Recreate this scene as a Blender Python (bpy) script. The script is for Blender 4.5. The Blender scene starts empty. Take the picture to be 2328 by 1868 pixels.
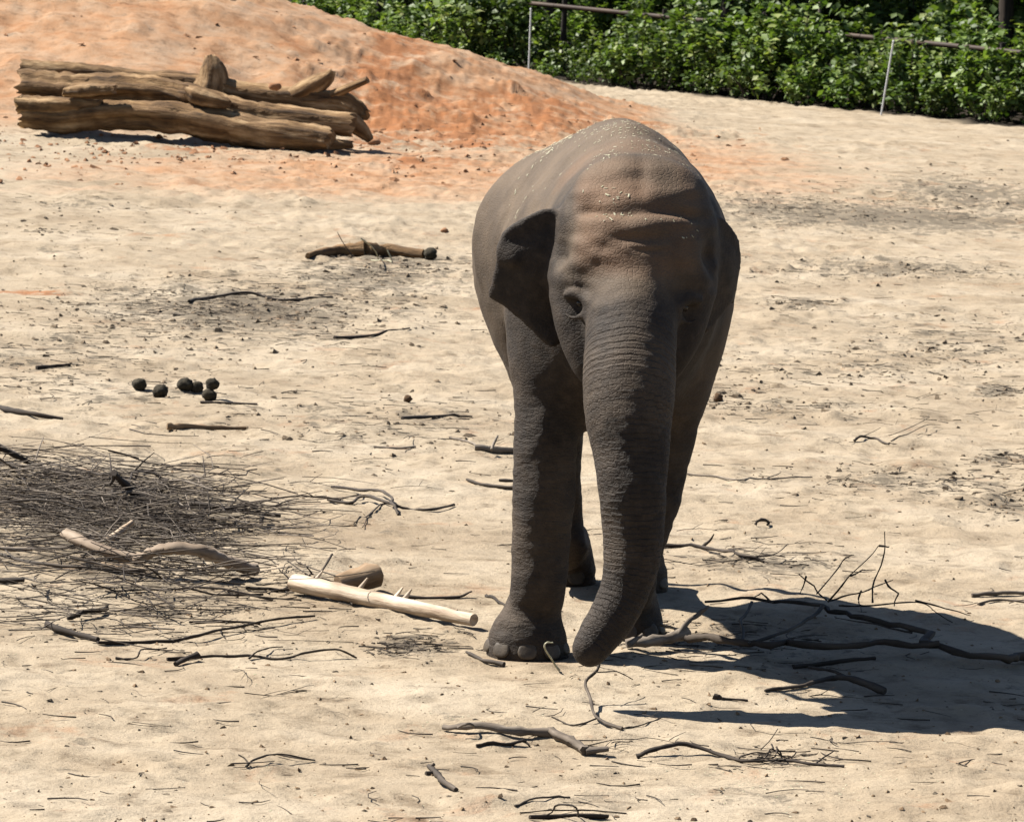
import bpy, math, random
import numpy as np
from mathutils import Matrix, Vector
from mathutils.bvhtree import BVHTree

random.seed(7)
rng = np.random.default_rng(7)
sc = bpy.context.scene
col = sc.collection

# ------------------------------------------------------------------ camera
W, H = 2328.0, 1868.0            # pixel frame of the photograph
FPX = 10200.0                    # focal length in those pixels
CAM_H = 3.2
PITCH = math.radians(6.74)
ROLL = math.radians(2.3)
fwd = np.array([0, math.cos(PITCH), -math.sin(PITCH)])
r0 = np.array([1.0, 0, 0]); u0 = np.array([0, math.sin(PITCH), math.cos(PITCH)])
cright = r0*math.cos(ROLL) + u0*math.sin(ROLL)
cup = u0*math.cos(ROLL) - r0*math.sin(ROLL)
cam_pos = np.array([0.0, 0.0, CAM_H])
cd = bpy.data.cameras.new('camera'); cam = bpy.data.objects.new('camera', cd); col.objects.link(cam)
cd.sensor_fit = 'HORIZONTAL'; cd.sensor_width = 36.0; cd.lens = 36.0*FPX/W
cd.clip_start = 0.5; cd.clip_end = 3000
M = Matrix.Identity(4)
for i in range(3):
    M[i][0] = cright[i]; M[i][1] = cup[i]; M[i][2] = -fwd[i]; M[i][3] = cam_pos[i]
cam.matrix_world = M
cd.dof.use_dof = True; cd.dof.focus_distance = 18.3; cd.dof.aperture_fstop = 18.0
sc.camera = cam

# ------------------------------------------------------------------ sky, sun, exposure
SHX, SHY = 0.82, -0.30           # shadow of a 1 m pole: right / towards the camera
sun_dir = Vector((-SHX, -SHY, 1.0)).normalized()
sun_el = math.asin(sun_dir.z)
sun_az = math.atan2(sun_dir.x, sun_dir.y)
world = bpy.data.worlds.new('World'); sc.world = world; world.use_nodes = True
nt = world.node_tree
bg = nt.nodes['Background']
sky = nt.nodes.new('ShaderNodeTexSky'); sky.sky_type = 'NISHITA'; sky.sun_disc = False
sky.sun_elevation = sun_el; sky.sun_rotation = sun_az
sky.air_density = 0.75; sky.dust_density = 0.3; sky.ozone_density = 1.0
nt.links.new(sky.outputs[0], bg.inputs[0]); bg.inputs[1].default_value = 0.05
sl = bpy.data.lights.new('sun', 'SUN'); sl.energy = 5.0; sl.angle = math.radians(0.5); sl.color = (1.0, 0.95, 0.87)
so = bpy.data.objects.new('sun', sl); col.objects.link(so)
so.rotation_euler = (-sun_dir).to_track_quat('-Z', 'Y').to_euler()
so.location = (-20, 30, 40)
sc.view_settings.view_transform = 'Standard'; sc.view_settings.look = 'None'
sc.view_settings.gamma = 1.0; sc.view_settings.use_curve_mapping = False
sc.view_settings.exposure = 1.66
sc.render.engine = 'CYCLES'
sc.cycles.use_denoising = True
sc.cycles.max_bounces = 6

# ------------------------------------------------------------------ helpers
def ray(px, py):
    d = fwd*FPX + cright*(px - W/2) - cup*(py - H/2)
    return d/np.linalg.norm(d)
def E(px, py, Y):                # point of a pixel's sight line at world depth Y
    d = ray(px, py); return cam_pos + d*(Y/d[1])

PERM = rng.permutation(512)
GA = rng.uniform(0, 2*np.pi, 512)
VAL = rng.uniform(-1, 1, 512)
def noise2(x, y, seed=0):
    x = np.asarray(x, float) + seed*17.31; y = np.asarray(y, float) - seed*9.77
    xi = np.floor(x).astype(int); yi = np.floor(y).astype(int)
    xf = x - xi; yf = y - yi
    u = xf*xf*xf*(xf*(xf*6-15)+10); v = yf*yf*yf*(yf*(yf*6-15)+10)
    def g(ix, iy, dx, dy):
        a = GA[PERM[(PERM[ix & 511] + iy) & 511]]
        return np.cos(a)*dx + np.sin(a)*dy
    n00 = g(xi, yi, xf, yf); n10 = g(xi+1, yi, xf-1, yf)
    n01 = g(xi, yi+1, xf, yf-1); n11 = g(xi+1, yi+1, xf-1, yf-1)
    return ((n00*(1-u)+n10*u)*(1-v) + (n01*(1-u)+n11*u)*v)*1.5
def fbm2(x, y, oct=4, seed=0, gain=0.5):
    s = 0; a = 1.0; f = 1.0
    for o in range(oct):
        s = s + a*noise2(x*f, y*f, seed+o*3); a *= gain; f *= 2.03
    return s
def noise3(x, y, z):
    xi = np.floor(x).astype(int); yi = np.floor(y).astype(int); zi = np.floor(z).astype(int)
    xf = x-xi; yf = y-yi; zf = z-zi
    xf = xf*xf*(3-2*xf); yf = yf*yf*(3-2*yf); zf = zf*zf*(3-2*zf)
    def v(a, b, c): return VAL[PERM[(PERM[(PERM[a & 511]+b) & 511]+c) & 511]]
    r = 0
    for da in (0, 1):
        for db in (0, 1):
            for dc in (0, 1):
                r = r + v(xi+da, yi+db, zi+dc)*(xf if da else 1-xf)*(yf if db else 1-yf)*(zf if dc else 1-zf)
    return r
def sstep(a, b, x):
    t = np.clip((np.asarray(x, float)-a)/(b-a), 0, 1); return t*t*(3-2*t)

# ------------------------------------------------------------------ terrain
def flat(px, py):
    d = ray(px, py); return cam_pos + d*(-CAM_H/d[2])
FEET = [flat(1198, 1484), flat(1424, 1440), flat(1284, 1318), flat(1446, 1334)]
MC = np.array([-6.6, 61.0]); MR = 8.0
def mound(x, y):
    dx = x - MC[0]; dy = y - MC[1]
    r = np.sqrt(dx*dx + (dy*1.0)**2)
    r = r + 0.55*fbm2(x*0.22, y*0.22, 3, 5)
    t = MR - r
    h = 0.36*(t + np.sqrt(t*t + 0.9))*0.5            # soft toe, straight flank
    h = 3.0*(1 - np.exp(-h/3.0*1.12))
    h = h - 0.36*0.5*(-40+np.sqrt(1600.9))
    return h
def terr(x, y):
    x = np.asarray(x, float); y = np.asarray(y, float)
    m = mound(x, y)
    mm = sstep(0.06, 0.8, m)
    n = 0.022*fbm2(x*0.55, y*0.55, 2, 1)
    n2 = 0.016*fbm2(x*2.3, y*2.3, 3, 2)
    rough = 0.55 + 0.8*sstep(-0.15, 0.5, fbm2(x*0.28, y*0.28, 2, 8)) + sstep(28, 46, y)*0.6
    n3 = 0.0085*fbm2(x*8, y*8, 3, 3)
    rid = 0.030*np.maximum(0, fbm2(x*0.9, y*1.7, 3, 4)-0.35)*sstep(19, 30, y)
    n = n + (n2 + n3)*rough*(0.5+0.5*sstep(19, 32, y)) + rid
    q1 = np.abs(fbm2(x*1.1, y*1.5, 3, 21)); q2 = np.abs(fbm2(x*2.6+3, y*3.1, 3, 23))
    ms = sstep(-0.05, 0.45, fbm2(x*0.33, y*0.3, 2, 27)); dist = 0.30 + 0.85*sstep(18, 46, y)
    n = n + dist*(0.030*ms*np.maximum(0, 1-q1/0.16) + 0.008*np.maximum(0, 1-q2/0.14)*(0.35+0.65*ms))
    clod = fbm2(x*1.5, y*1.5, 4, 6, 0.6)
    toe = np.exp(-((m-0.30)/0.32)**2)*sstep(60.5, 58, y)*sstep(-7, -4, x)
    n = n + toe*(0.07*np.maximum(0, clod-0.05) + 0.05*np.maximum(0, fbm2(x*3.5, y*3.5, 3, 31)-0.1))
    n = n + mm*(0.040*clod + 0.05*np.maximum(0, clod-0.3)*sstep(62, 57, y))
    k = np.ones_like(x)
    for f in FEET:
        k = k*sstep(0.14, 0.42, np.hypot(x-f[0], y-f[1]))
    return m + n*k - 0.004*(1-k)
def gp(px, py, h=0.0):           # where a pixel's sight line meets the ground (raised by h)
    d = ray(px, py); z = 0.0
    for i in range(14):
        t = (z + h - CAM_H)/d[2]
        p = cam_pos + d*t
        z = 0.5*z + 0.5*float(terr(p[0], p[1])) if i else float(terr(p[0], p[1]))*0.5
    t = (z + h - CAM_H)/d[2]
    return cam_pos + d*t

# ------------------------------------------------------------------ materials
def mat(name):
    m = bpy.data.materials.new(name); m.use_nodes = True
    n = m.node_tree.nodes; l = m.node_tree.links
    b = n['Principled BSDF']; b.inputs['Specular IOR Level'].default_value = 0.25
    return m, n, l, b
def N(n, kind, **kw):
    x = n.new(kind)
    for k, v in kw.items():
        if isinstance(v, (int, float, str, bool)) and hasattr(x, k): setattr(x, k, v)
        else: x.inputs[k].default_value = v
    return x
def ramp(n, stops):
    r = n.new('ShaderNodeValToRGB'); e = r.color_ramp.elements
    while len(e) > 1: e.remove(e[-1])
    for i, (p, c) in enumerate(stops):
        x = e[0] if i == 0 else e.new(p)
        x.position = p; x.color = c if len(c) == 4 else (*c, 1)
    return r
def mix(n, l, fac, a, b, mode='MIX'):
    x = n.new('ShaderNodeMix'); x.data_type = 'RGBA'; x.blend_type = mode
    for key, v in ((0, fac), (6, a), (7, b)):
        if hasattr(v, 'links'): l.new(v, x.inputs[key])
        else: x.inputs[key].default_value = v if key == 0 else (*v, 1)
    return x.outputs[2]
def math_(n, l, op, a, b=0.0):
    x = n.new('ShaderNodeMath'); x.operation = op
    for i, v in enumerate((a, b)):
        if hasattr(v, 'links'): l.new(v, x.inputs[i])
        else: x.inputs[i].default_value = v
    return x.outputs[0]

K = 0.40                         # base colours below are listed a stop too bright
def cs(stops): return [(p, tuple(v*K for v in c)) for p, c in stops]
def make_ground_mat():
    m, n, l, b = mat('dry_soil')
    g = n.new('ShaderNodeNewGeometry'); P = g.outputs['Position']
    def noise(scale, detail=5, rough=0.6, sy=1.0, dist=0.0):
        mp = N(n, 'ShaderNodeMapping'); mp.inputs['Scale'].default_value = (1, sy, 1); l.new(P, mp.inputs[0])
        t = N(n, 'ShaderNodeTexNoise', Scale=scale, Detail=detail, Roughness=rough, Distortion=dist); l.new(mp.outputs[0], t.inputs['Vector'])
        return t.outputs['Fac']
    aR = N(n, 'ShaderNodeAttribute', attribute_name='red').outputs['Fac']
    aL = N(n, 'ShaderNodeAttribute', attribute_name='litter').outputs['Fac']
    aM = N(n, 'ShaderNodeAttribute', attribute_name='gap_shade').outputs['Fac']
    n1 = noise(0.9, 6, 0.6); n2 = noise(6, 6, 0.65); n3 = noise(45, 4, 0.7)
    sand = ramp(n, cs([(0.28, (0.43, 0.330, 0.222)), (0.5, (0.575, 0.465, 0.328)), (0.72, (0.67, 0.562, 0.418))])); l.new(n1, sand.inputs[0])
    red = ramp(n, cs([(0.3, (0.46, 0.205, 0.090)), (0.45, (0.58, 0.330, 0.180)), (0.64, (0.63, 0.435, 0.285))]))
    nr = noise(1.6, 7, 0.7); l.new(nr, red.inputs[0])
    rf = math_(n, l, 'ADD', aR, math_(n, l, 'MULTIPLY', math_(n, l, 'SUBTRACT', n1, 0.5), 0.9))
    rr = ramp(n, [(0.30, (0, 0, 0)), (0.68, (1, 1, 1))]); l.new(rf, rr.inputs[0])
    c = mix(n, l, rr.outputs[0], sand.outputs[0], red.outputs[0])
    aX = N(n, 'ShaderNodeAttribute', attribute_name='deep').outputs['Fac']
    nx = noise(2.1, 7, 0.7, 1.0, 0.5)
    xf = math_(n, l, 'MULTIPLY', aX, math_(n, l, 'ADD', 1.0, math_(n, l, 'MULTIPLY', math_(n, l, 'SUBTRACT', nx, 0.5), 4.0)))
    xr = ramp(n, [(0.42, (0, 0, 0)), (0.72, (1, 1, 1))]); l.new(xf, xr.inputs[0])
    c = mix(n, l, math_(n, l, 'MULTIPLY', xr.outputs[0], 0.85), c, (0.185, 0.074, 0.028))
    # fine mottling
    f = ramp(n, [(0.30, (0.62, 0.60, 0.58)), (0.47, (1, 1, 1)), (0.75, (1.10, 1.09, 1.08))]); l.new(n2, f.inputs[0])
    c = mix(n, l, 0.75, c, f.outputs[0], 'MULTIPLY')
    nm = noise(3.6, 8, 0.74, 1.35, 0.4)
    fm = ramp(n, [(0.33, (0.42, 0.38, 0.35)), (0.43, (0.86, 0.85, 0.84)), (0.48, (1, 1, 1)), (0.62, (1, 1, 1)), (0.72, (1.12, 1.12, 1.12))]); l.new(nm, fm.inputs[0])
    c = mix(n, l, 0.8, c, fm.outputs[0], 'MULTIPLY')
    f3 = ramp(n, [(0.30, (0.55, 0.52, 0.5)), (0.42, (1, 1, 1)), (0.62, (1, 1, 1)), (0.74, (1.35, 1.33, 1.3))]); l.new(n3, f3.inputs[0])
    c = mix(n, l, 0.6, c, f3.outputs[0], 'MULTIPLY')
    # grey-brown trampled plant litter
    nl = noise(3.2, 7, 0.72, 1.0, 0.6); nl2 = noise(26, 4, 0.75)
    lf = math_(n, l, 'ADD', aL, math_(n, l, 'MULTIPLY', math_(n, l, 'SUBTRACT', nl, 0.5), 1.7))
    lf = math_(n, l, 'ADD', lf, math_(n, l, 'MULTIPLY', math_(n, l, 'SUBTRACT', nl2, 0.5), 1.1))
    nl3 = noise(7.5, 5, 0.7, 0.8); lf = math_(n, l, 'ADD', lf, math_(n, l, 'MULTIPLY', math_(n, l, 'SUBTRACT', nl3, 0.5), 2.4))
    lr = ramp(n, [(0.42, (0, 0, 0)), (0.75, (1, 1, 1))]); l.new(lf, lr.inputs[0])
    c = mix(n, l, math_(n, l, 'MULTIPLY', lr.outputs[0], 0.72), c, (0.0708, 0.0592, 0.0446))
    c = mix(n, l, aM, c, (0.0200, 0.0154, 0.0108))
    l.new(c, b.inputs['Base Color']); b.inputs['Roughness'].default_value = 0.95
    b.inputs['Specular IOR Level'].default_value = 0.1
    h = math_(n, l, 'ADD', math_(n, l, 'MULTIPLY', n2, 0.6), math_(n, l, 'MULTIPLY', n3, 0.25))
    h = math_(n, l, 'ADD', h, math_(n, l, 'ADD', math_(n, l, 'MULTIPLY', nl2, 0.2), math_(n, l, 'MULTIPLY', nm, 0.45)))
    bp = N(n, 'ShaderNodeBump', Strength=0.8, Distance=0.032); l.new(h, bp.inputs['Height']); l.new(bp.outputs[0], b.inputs['Normal'])
    return m

def make_wood(name, c0, c1, c2, scale=14, rough=0.85, bump=0.006, stretch=0.12, axis=0):
    m, n, l, b = mat(name)
    tc = n.new('ShaderNodeTexCoord')
    at = N(n, 'ShaderNodeAttribute', attribute_name='uvw'); 
    mp = n.new('ShaderNodeMapping'); mp.inputs['Scale'].default_value = (stretch, 1, 1)
    l.new(at.outputs['Vector'], mp.inputs[0])
    t = N(n, 'ShaderNodeTexNoise', Scale=scale, Detail=6, Roughness=0.65); l.new(mp.outputs[0], t.inputs['Vector'])
    g = n.new('ShaderNodeNewGeometry')
    t2 = N(n, 'ShaderNodeTexNoise', Scale=3.0, Detail=4, Roughness=0.6); l.new(g.outputs['Position'], t2.inputs['Vector'])
    r = ramp(n, cs([(0.30, c0), (0.5, c1), (0.68, c2)])); l.new(t.outputs['Fac'], r.inputs[0])
    r2 = ramp(n, [(0.35, (0.55, 0.5, 0.45)), (0.6, (1.1, 1.1, 1.1))]); l.new(t2.outputs['Fac'], r2.inputs[0])
    c = mix(n, l, 0.7, r.outputs[0], r2.outputs[0], 'MULTIPLY')
    l.new(c, b.inputs['Base Color']); b.inputs['Roughness'].default_value = rough
    bp = N(n, 'ShaderNodeBump', Strength=0.9, Distance=bump); l.new(t.outputs['Fac'], bp.inputs['Height']); l.new(bp.outputs[0], b.inputs['Normal'])
    return m

def make_leaf():
    m, n, l, b = mat('shrub_leaf')
    at = N(n, 'ShaderNodeAttribute', attribute_name='tone').outputs['Fac']
    oi = n.new('ShaderNodeObjectInfo')
    r = ramp(n, [(0.0, (0.015, 0.028, 0.008)), (0.4, (0.042, 0.072, 0.017)), (0.75, (0.100, 0.142, 0.038)), (1.0, (0.170, 0.190, 0.080))]); l.new(at, r.inputs[0])
    r2 = ramp(n, [(0, (0.85, 0.82, 0.8)), (1, (1.35, 1.32, 1.15))]); l.new(oi.outputs['Random'], r2.inputs[0])
    c = mix(n, l, 1.0, r.outputs[0], r2.outputs[0], 'MULTIPLY')
    l.new(c, b.inputs['Base Color']); b.inputs['Roughness'].default_value = 0.55
    b.inputs['Specular IOR Level'].default_value = 0.25
    tr = n.new('ShaderNodeBsdfTranslucent')
    c2 = mix(n, l, 1.0, c, (1.5, 1.7, 0.6), 'MULTIPLY'); l.new(c2, tr.inputs[0])
    ms = n.new('ShaderNodeMixShader'); ms.inputs[0].default_value = 0.25
    l.new(b.outputs[0], ms.inputs[1]); l.new(tr.outputs[0], ms.inputs[2]); l.new(ms.outputs[0], n['Material Output'].inputs[0])
    return m

def make_plain(name, c0, c1, scale=30, rough=0.9, bump=0.01):
    m, n, l, b = mat(name)
    g = n.new('ShaderNodeNewGeometry')
    t = N(n, 'ShaderNodeTexNoise', Scale=scale, Detail=5, Roughness=0.65); l.new(g.outputs['Position'], t.inputs['Vector'])
    r = ramp(n, cs([(0.32, c0), (0.68, c1)])); l.new(t.outputs['Fac'], r.inputs[0]); l.new(r.outputs[0], b.inputs['Base Color'])
    b.inputs['Roughness'].default_value = rough
    bp = N(n, 'ShaderNodeBump', Strength=0.7, Distance=bump); l.new(t.outputs['Fac'], bp.inputs['Height']); l.new(bp.outputs[0], b.inputs['Normal'])
    return m

def make_skin():
    m, n, l, b = mat('elephant_skin')
    g = n.new('ShaderNodeNewGeometry'); P = g.outputs['Position']
    def noise(scale, detail=5, rough=0.6, sc_=(1, 1, 1), dist=0.0):
        mp = N(n, 'ShaderNodeMapping'); mp.inputs['Scale'].default_value = sc_; l.new(P, mp.inputs[0])
        t = N(n, 'ShaderNodeTexNoise', Scale=scale, Detail=detail, Roughness=rough, Distortion=dist); l.new(mp.outputs[0], t.inputs['Vector'])
        return t.outputs['Fac']
    aD = N(n, 'ShaderNodeAttribute', attribute_name='dust_light').outputs['Fac']
    aP = N(n, 'ShaderNodeAttribute', attribute_name='pink').outputs['Fac']
    aS = N(n, 'ShaderNodeAttribute', attribute_name='trunk_s').outputs['Fac']
    aW = N(n, 'ShaderNodeAttribute', attribute_name='trunk_w').outputs['Fac']
    aG = N(n, 'ShaderNodeAttribute', attribute_name='leg_w').outputs['Fac']
    n1 = noise(4, 5, 0.6); n2 = noise(22, 5, 0.65); n3 = noise(2.2, 4, 0.55)
    base = ramp(n, cs([(0.3, (0.029, 0.020, 0.014)), (0.52, (0.050, 0.035, 0.024)), (0.72, (0.084, 0.061, 0.043))])); l.new(n2, base.inputs[0])
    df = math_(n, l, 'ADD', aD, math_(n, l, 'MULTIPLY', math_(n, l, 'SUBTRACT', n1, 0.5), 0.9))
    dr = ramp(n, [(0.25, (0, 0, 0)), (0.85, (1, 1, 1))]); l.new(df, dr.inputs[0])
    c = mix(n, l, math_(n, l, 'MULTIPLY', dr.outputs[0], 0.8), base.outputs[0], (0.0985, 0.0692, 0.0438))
    pf = math_(n, l, 'ADD', aP, math_(n, l, 'MULTIPLY', math_(n, l, 'SUBTRACT', n3, 0.5), 1.1))
    pr = ramp(n, [(0.35, (0, 0, 0)), (0.85, (1, 1, 1))]); l.new(pf, pr.inputs[0])
    c = mix(n, l, math_(n, l, 'MULTIPLY', pr.outputs[0], 0.65), c, (0.1269, 0.0646, 0.0331))
    sp = ramp(n, [(0.32, (0.6, 0.58, 0.56)), (0.5, (1, 1, 1))]); nf = noise(120, 3, 0.7); l.new(nf, sp.inputs[0])
    c = mix(n, l, 0.5, c, sp.outputs[0], 'MULTIPLY')
    l.new(c, b.inputs['Base Color']); b.inputs['Roughness'].default_value = 0.78
    b.inputs['Specular IOR Level'].default_value = 0.22
    # wrinkles: rings round the trunk, creases round the legs, crackle all over
    sn = math_(n, l, 'ADD', math_(n, l, 'MULTIPLY', aS, 2*math.pi/0.027), math_(n, l, 'MULTIPLY', noise(9, 3, 0.6), 9.0))
    ring = math_(n, l, 'POWER', math_(n, l, 'ADD', math_(n, l, 'MULTIPLY', math_(n, l, 'SINE', sn), 0.5), 0.5), 0.6)
    sn2 = math_(n, l, 'ADD', math_(n, l, 'MULTIPLY', aS, 2*math.pi/0.013), math_(n, l, 'MULTIPLY', noise(14, 3, 0.6), 11.0))
    ring2 = math_(n, l, 'MULTIPLY', math_(n, l, 'SINE', sn2), 0.22)
    rg = math_(n, l, 'MULTIPLY', math_(n, l, 'ADD', ring, ring2), math_(n, l, 'MULTIPLY', aW, 0.62))
    lw = noise(16, 5, 0.6, (1, 1, 3.6), 0.8)
    lg = math_(n, l, 'MULTIPLY', lw, math_(n, l, 'MULTIPLY', aG, 1.6))
    vo = N(n, 'ShaderNodeTexVoronoi', Scale=46.0); vo.feature = 'DISTANCE_TO_EDGE'
    vm = N(n, 'ShaderNodeMapping'); vm.inputs['Scale'].default_value = (1, 1, 1.7); l.new(P, vm.inputs[0])
    l.new(vm.outputs[0], vo.inputs['Vector'])
    cr = math_(n, l, 'MINIMUM', math_(n, l, 'MULTIPLY', vo.outputs['Distance'], 5.0), 0.7)
    h = math_(n, l, 'ADD', math_(n, l, 'ADD', rg, lg), math_(n, l, 'ADD', math_(n, l, 'MULTIPLY', cr, 0.22), math_(n, l, 'MULTIPLY', n2, 0.55)))
    bp = N(n, 'ShaderNodeBump', Strength=0.9, Distance=0.0075); l.new(h, bp.inputs['Height']); l.new(bp.outputs[0], b.inputs['Normal'])
    return m

MAT = dict(
    ground=make_ground_mat(), skin=make_skin(), leaf=make_leaf(),
    twig=make_wood('grey_twig', (0.044, 0.032, 0.023), (0.100, 0.076, 0.055), (0.21, 0.165, 0.125), 30, 0.8, 0.003),
    dark=make_wood('dark_bark', (0.032, 0.023, 0.016), (0.074, 0.054, 0.039), (0.150, 0.115, 0.084), 24, 0.85, 0.005),
    grey=make_wood('weathered_grey_wood', (0.13, 0.10, 0.075), (0.32, 0.262, 0.205), (0.50, 0.43, 0.355), 26, 0.85, 0.004),
    tanw=make_wood('tan_bark', (0.17, 0.105, 0.058), (0.44, 0.295, 0.170), (0.64, 0.47, 0.31), 18, 0.85, 0.006),
    pale=make_wood('peeled_pale_wood', (0.36, 0.22, 0.12), (0.84, 0.66, 0.47), (1.08, 0.92, 0.74), 20, 0.65, 0.010),
    log=make_wood('weathered_log_wood', (0.058, 0.030, 0.012), (0.36, 0.210, 0.092), (0.76, 0.52, 0.28), 11, 0.9, 0.05, 0.12),
    bleach=make_wood('bleached_branch', (0.22, 0.15, 0.095), (0.58, 0.45, 0.33), (0.85, 0.72, 0.58), 16, 0.8, 0.006),
    stem=make_wood('shrub_bark', (0.03, 0.022, 0.015), (0.07, 0.05, 0.035), (0.12, 0.09, 0.07), 20, 0.9, 0.004),
    rail=make_wood('rusty_rail', (0.03, 0.017, 0.010), (0.07, 0.038, 0.020), (0.13, 0.076, 0.042), 10, 0.7, 0.002),
    post=make_plain('dark_fence_post', (0.02, 0.016, 0.012), (0.05, 0.04, 0.03)),
    stake=make_plain('white_stake', (1.0, 1.02, 1.02), (1.25, 1.25, 1.25), 20, 0.5, 0.002),
    dung=make_plain('dung', (0.030, 0.024, 0.014), (0.095, 0.075, 0.042), 40, 0.95, 0.02),
    rdung=make_plain('dry_brown_dung', (0.10, 0.052, 0.022), (0.20, 0.115, 0.055), 40, 0.95, 0.02),
    clod=make_plain('soil_clod', (0.22, 0.135, 0.072), (0.42, 0.29, 0.17), 12, 0.95, 0.01),
    rclod=make_plain('red_clod', (0.34, 0.150, 0.062), (0.55, 0.290, 0.150), 6, 0.95, 0.02),
    churn=make_plain('churned_soil', (0.11, 0.080, 0.050), (0.40, 0.295, 0.190), 7, 0.95, 0.01),
    straw=make_plain('straw', (0.50, 0.46, 0.25), (0.85, 0.80, 0.60), 60, 0.7, 0.001),
    chip=make_plain('dry_leaf_litter', (0.06, 0.045, 0.030), (0.26, 0.20, 0.13), 9, 0.9, 0.002),
    nail=make_plain('toenail_horn', (0.075, 0.055, 0.036), (0.17, 0.125, 0.080), 25, 0.55, 0.004),
)
me_, nn_, ll_, bb_ = mat('wet_dark_eye'); bb_.inputs['Base Color'].default_value = (0.012, 0.008, 0.006, 1); bb_.inputs['Roughness'].default_value = 0.12
MAT['eye'] = me_

def tag(o, label=None, cat=None, group=None, kind=None):
    if label: o['label'] = label
    if cat: o['category'] = cat
    if group: o['group'] = group
    if kind: o['kind'] = kind
    return o
def mesh_obj(name, v, f, m, parent=None, smooth=True, attrs=None):
    me = bpy.data.meshes.new(name)
    me.from_pydata([tuple(map(float, p)) for p in v] if not isinstance(v, np.ndarray) else v.tolist(), [], f if isinstance(f, list) else f.tolist())
    if attrs:
        for k, a in attrs.items():
            a = np.asarray(a, np.float32)
            if a.ndim == 2:
                t = me.attributes.new(k, 'FLOAT_VECTOR', 'POINT'); t.data.foreach_set('vector', a.ravel())
            else:
                t = me.attributes.new(k, 'FLOAT', 'POINT'); t.data.foreach_set('value', a)
    me.materials.append(m)
    if smooth: me.polygons.foreach_set('use_smooth', [True]*len(me.polygons))
    me.update()
    o = bpy.data.objects.new(name, me); col.objects.link(o)
    if parent is not None: o.parent = parent
    return o
def empty(name, loc):
    o = bpy.data.objects.new(name, None); col.objects.link(o); o.location = loc; o.empty_display_size = 0.2
    return o

# ------------------------------------------------------------------ ground sheet
def axis_x():
    a = list(np.arange(-2.3, 2.6001, 0.024))
    x = 2.6; s = 0.03
    while x < 9.5: x += s; a.append(x); s = min(s*1.04, 0.075)
    while x < 900: x += s; a.append(x); s *= 1.3
    x = -2.3; s = 0.03; b = []
    while x > -13.0: x -= s; b.append(x); s = min(s*1.04, 0.075)
    while x > -900: x -= s; b.append(x); s *= 1.3
    return np.array(b[::-1] + a)
def axis_y():
    a = []; y = 13.8; s = 0.03
    while y < 70: a.append(y); y += s; s = 0.03 + 0.13*sstep(14, 60, y)
    while y < 1800: a.append(y); y += s; s *= 1.3
    b = []; y = 13.8; s = 0.05
    while y > -300: y -= s; b.append(y); s *= 1.35
    return np.array(b[::-1] + a)
ax, ay = axis_x(), axis_y()
GX, GY = np.meshgrid(ax, ay)
GZ = terr(GX, GY)
far = sstep(75, 95, GY) + sstep(14, 20, np.abs(GX))
GZ = GZ*(1-np.clip(far, 0, 1))
# soil zones
def blob(px, py, rx, ry):
    c = gp(px, py); ex = gp(px+rx, py); ey = gp(px, py-ry); ey2 = gp(px, py+ry)
    a = abs(ex[0]-c[0]); bb = 0.5*(abs(ey[1]-c[1])+abs(ey2[1]-c[1]))
    return np.exp(-(((GX-c[0])/a)**2 + ((GY-c[1])/bb)**2))
VEG_A = gp(1262, 186); VEG_B = gp(2328, 292)
vdir = (VEG_B - VEG_A)[:2]; vdir = vdir/np.linalg.norm(vdir)
vnor = np.array([-vdir[1], vdir[0]]); vnor = vnor if vnor[1] > 0 else -vnor
def vegline(s, back=0.0):        # s metres along the edge of the thicket from its left end
    p = VEG_A[:2] + vdir*s + vnor*back
    return np.array([p[0], p[1], float(terr(p[0], p[1]))])
behind = (GX-VEG_A[0])*vnor[0] + (GY-VEG_A[1])*vnor[1]
mz = mound(GX, GY)
red = sstep(0.02, 0.22, mz) + 0.75*blob(900, 400, 500, 60) + 0.6*blob(1500, 350, 420, 70) + 0.35*blob(250, 400, 420, 90) + 0.25*blob(2000, 470, 500, 90)
red = np.clip(red*0.98 + 0.01, 0, 1)
litter = np.zeros_like(GX)
for (px, py, rx, ry, s) in [(250, 1180, 380, 150, .95), (60, 1180, 240, 130, .7), (330, 1330, 380, 90, .6), (560, 700, 330, 70, .95), (850, 640, 210, 90, .75),
                            (900, 585, 190, 28, .9), (380, 690, 260, 60, .7), (150, 800, 260, 70, .5), (300, 900, 300, 50, .45), (860, 960, 300, 60, .45),
                            (2000, 490, 420, 36, 1.0), (1780, 480, 160, 40, .8), (2200, 440, 190, 40, .9), (1990, 615, 280, 26, .75), (1800, 690, 90, 16, .8),
                            (2130, 780, 260, 60, .5), (1960, 830, 340, 40, .4), (2260, 890, 80, 22, .8), (1800, 930, 260, 30, .45), (2050, 1090, 300, 40, .55), (2290, 1045, 80, 16, .8),
                            (2290, 1150, 90, 30, .7), (1720, 1270, 260, 40, .6), (1250, 1480, 120, 30, .3), (950, 1470, 110, 30, .7), (1650, 1450, 330, 60, .5),
                            (1700, 1790, 180, 50, .4), (1080, 1650, 120, 40, .35), (200, 470, 200, 16, .5), (120, 570, 60, 9, .6), (200, 120, 200, 70, .4)]:
    litter = np.maximum(litter, s*blob(px, py, rx, ry))
litter = litter*0.9 + 0.06
deep = 0.68*np.exp(-((mz-0.30)/0.34)**2)*sstep(61, 58, GY)*sstep(-6, -3, GX)
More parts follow.
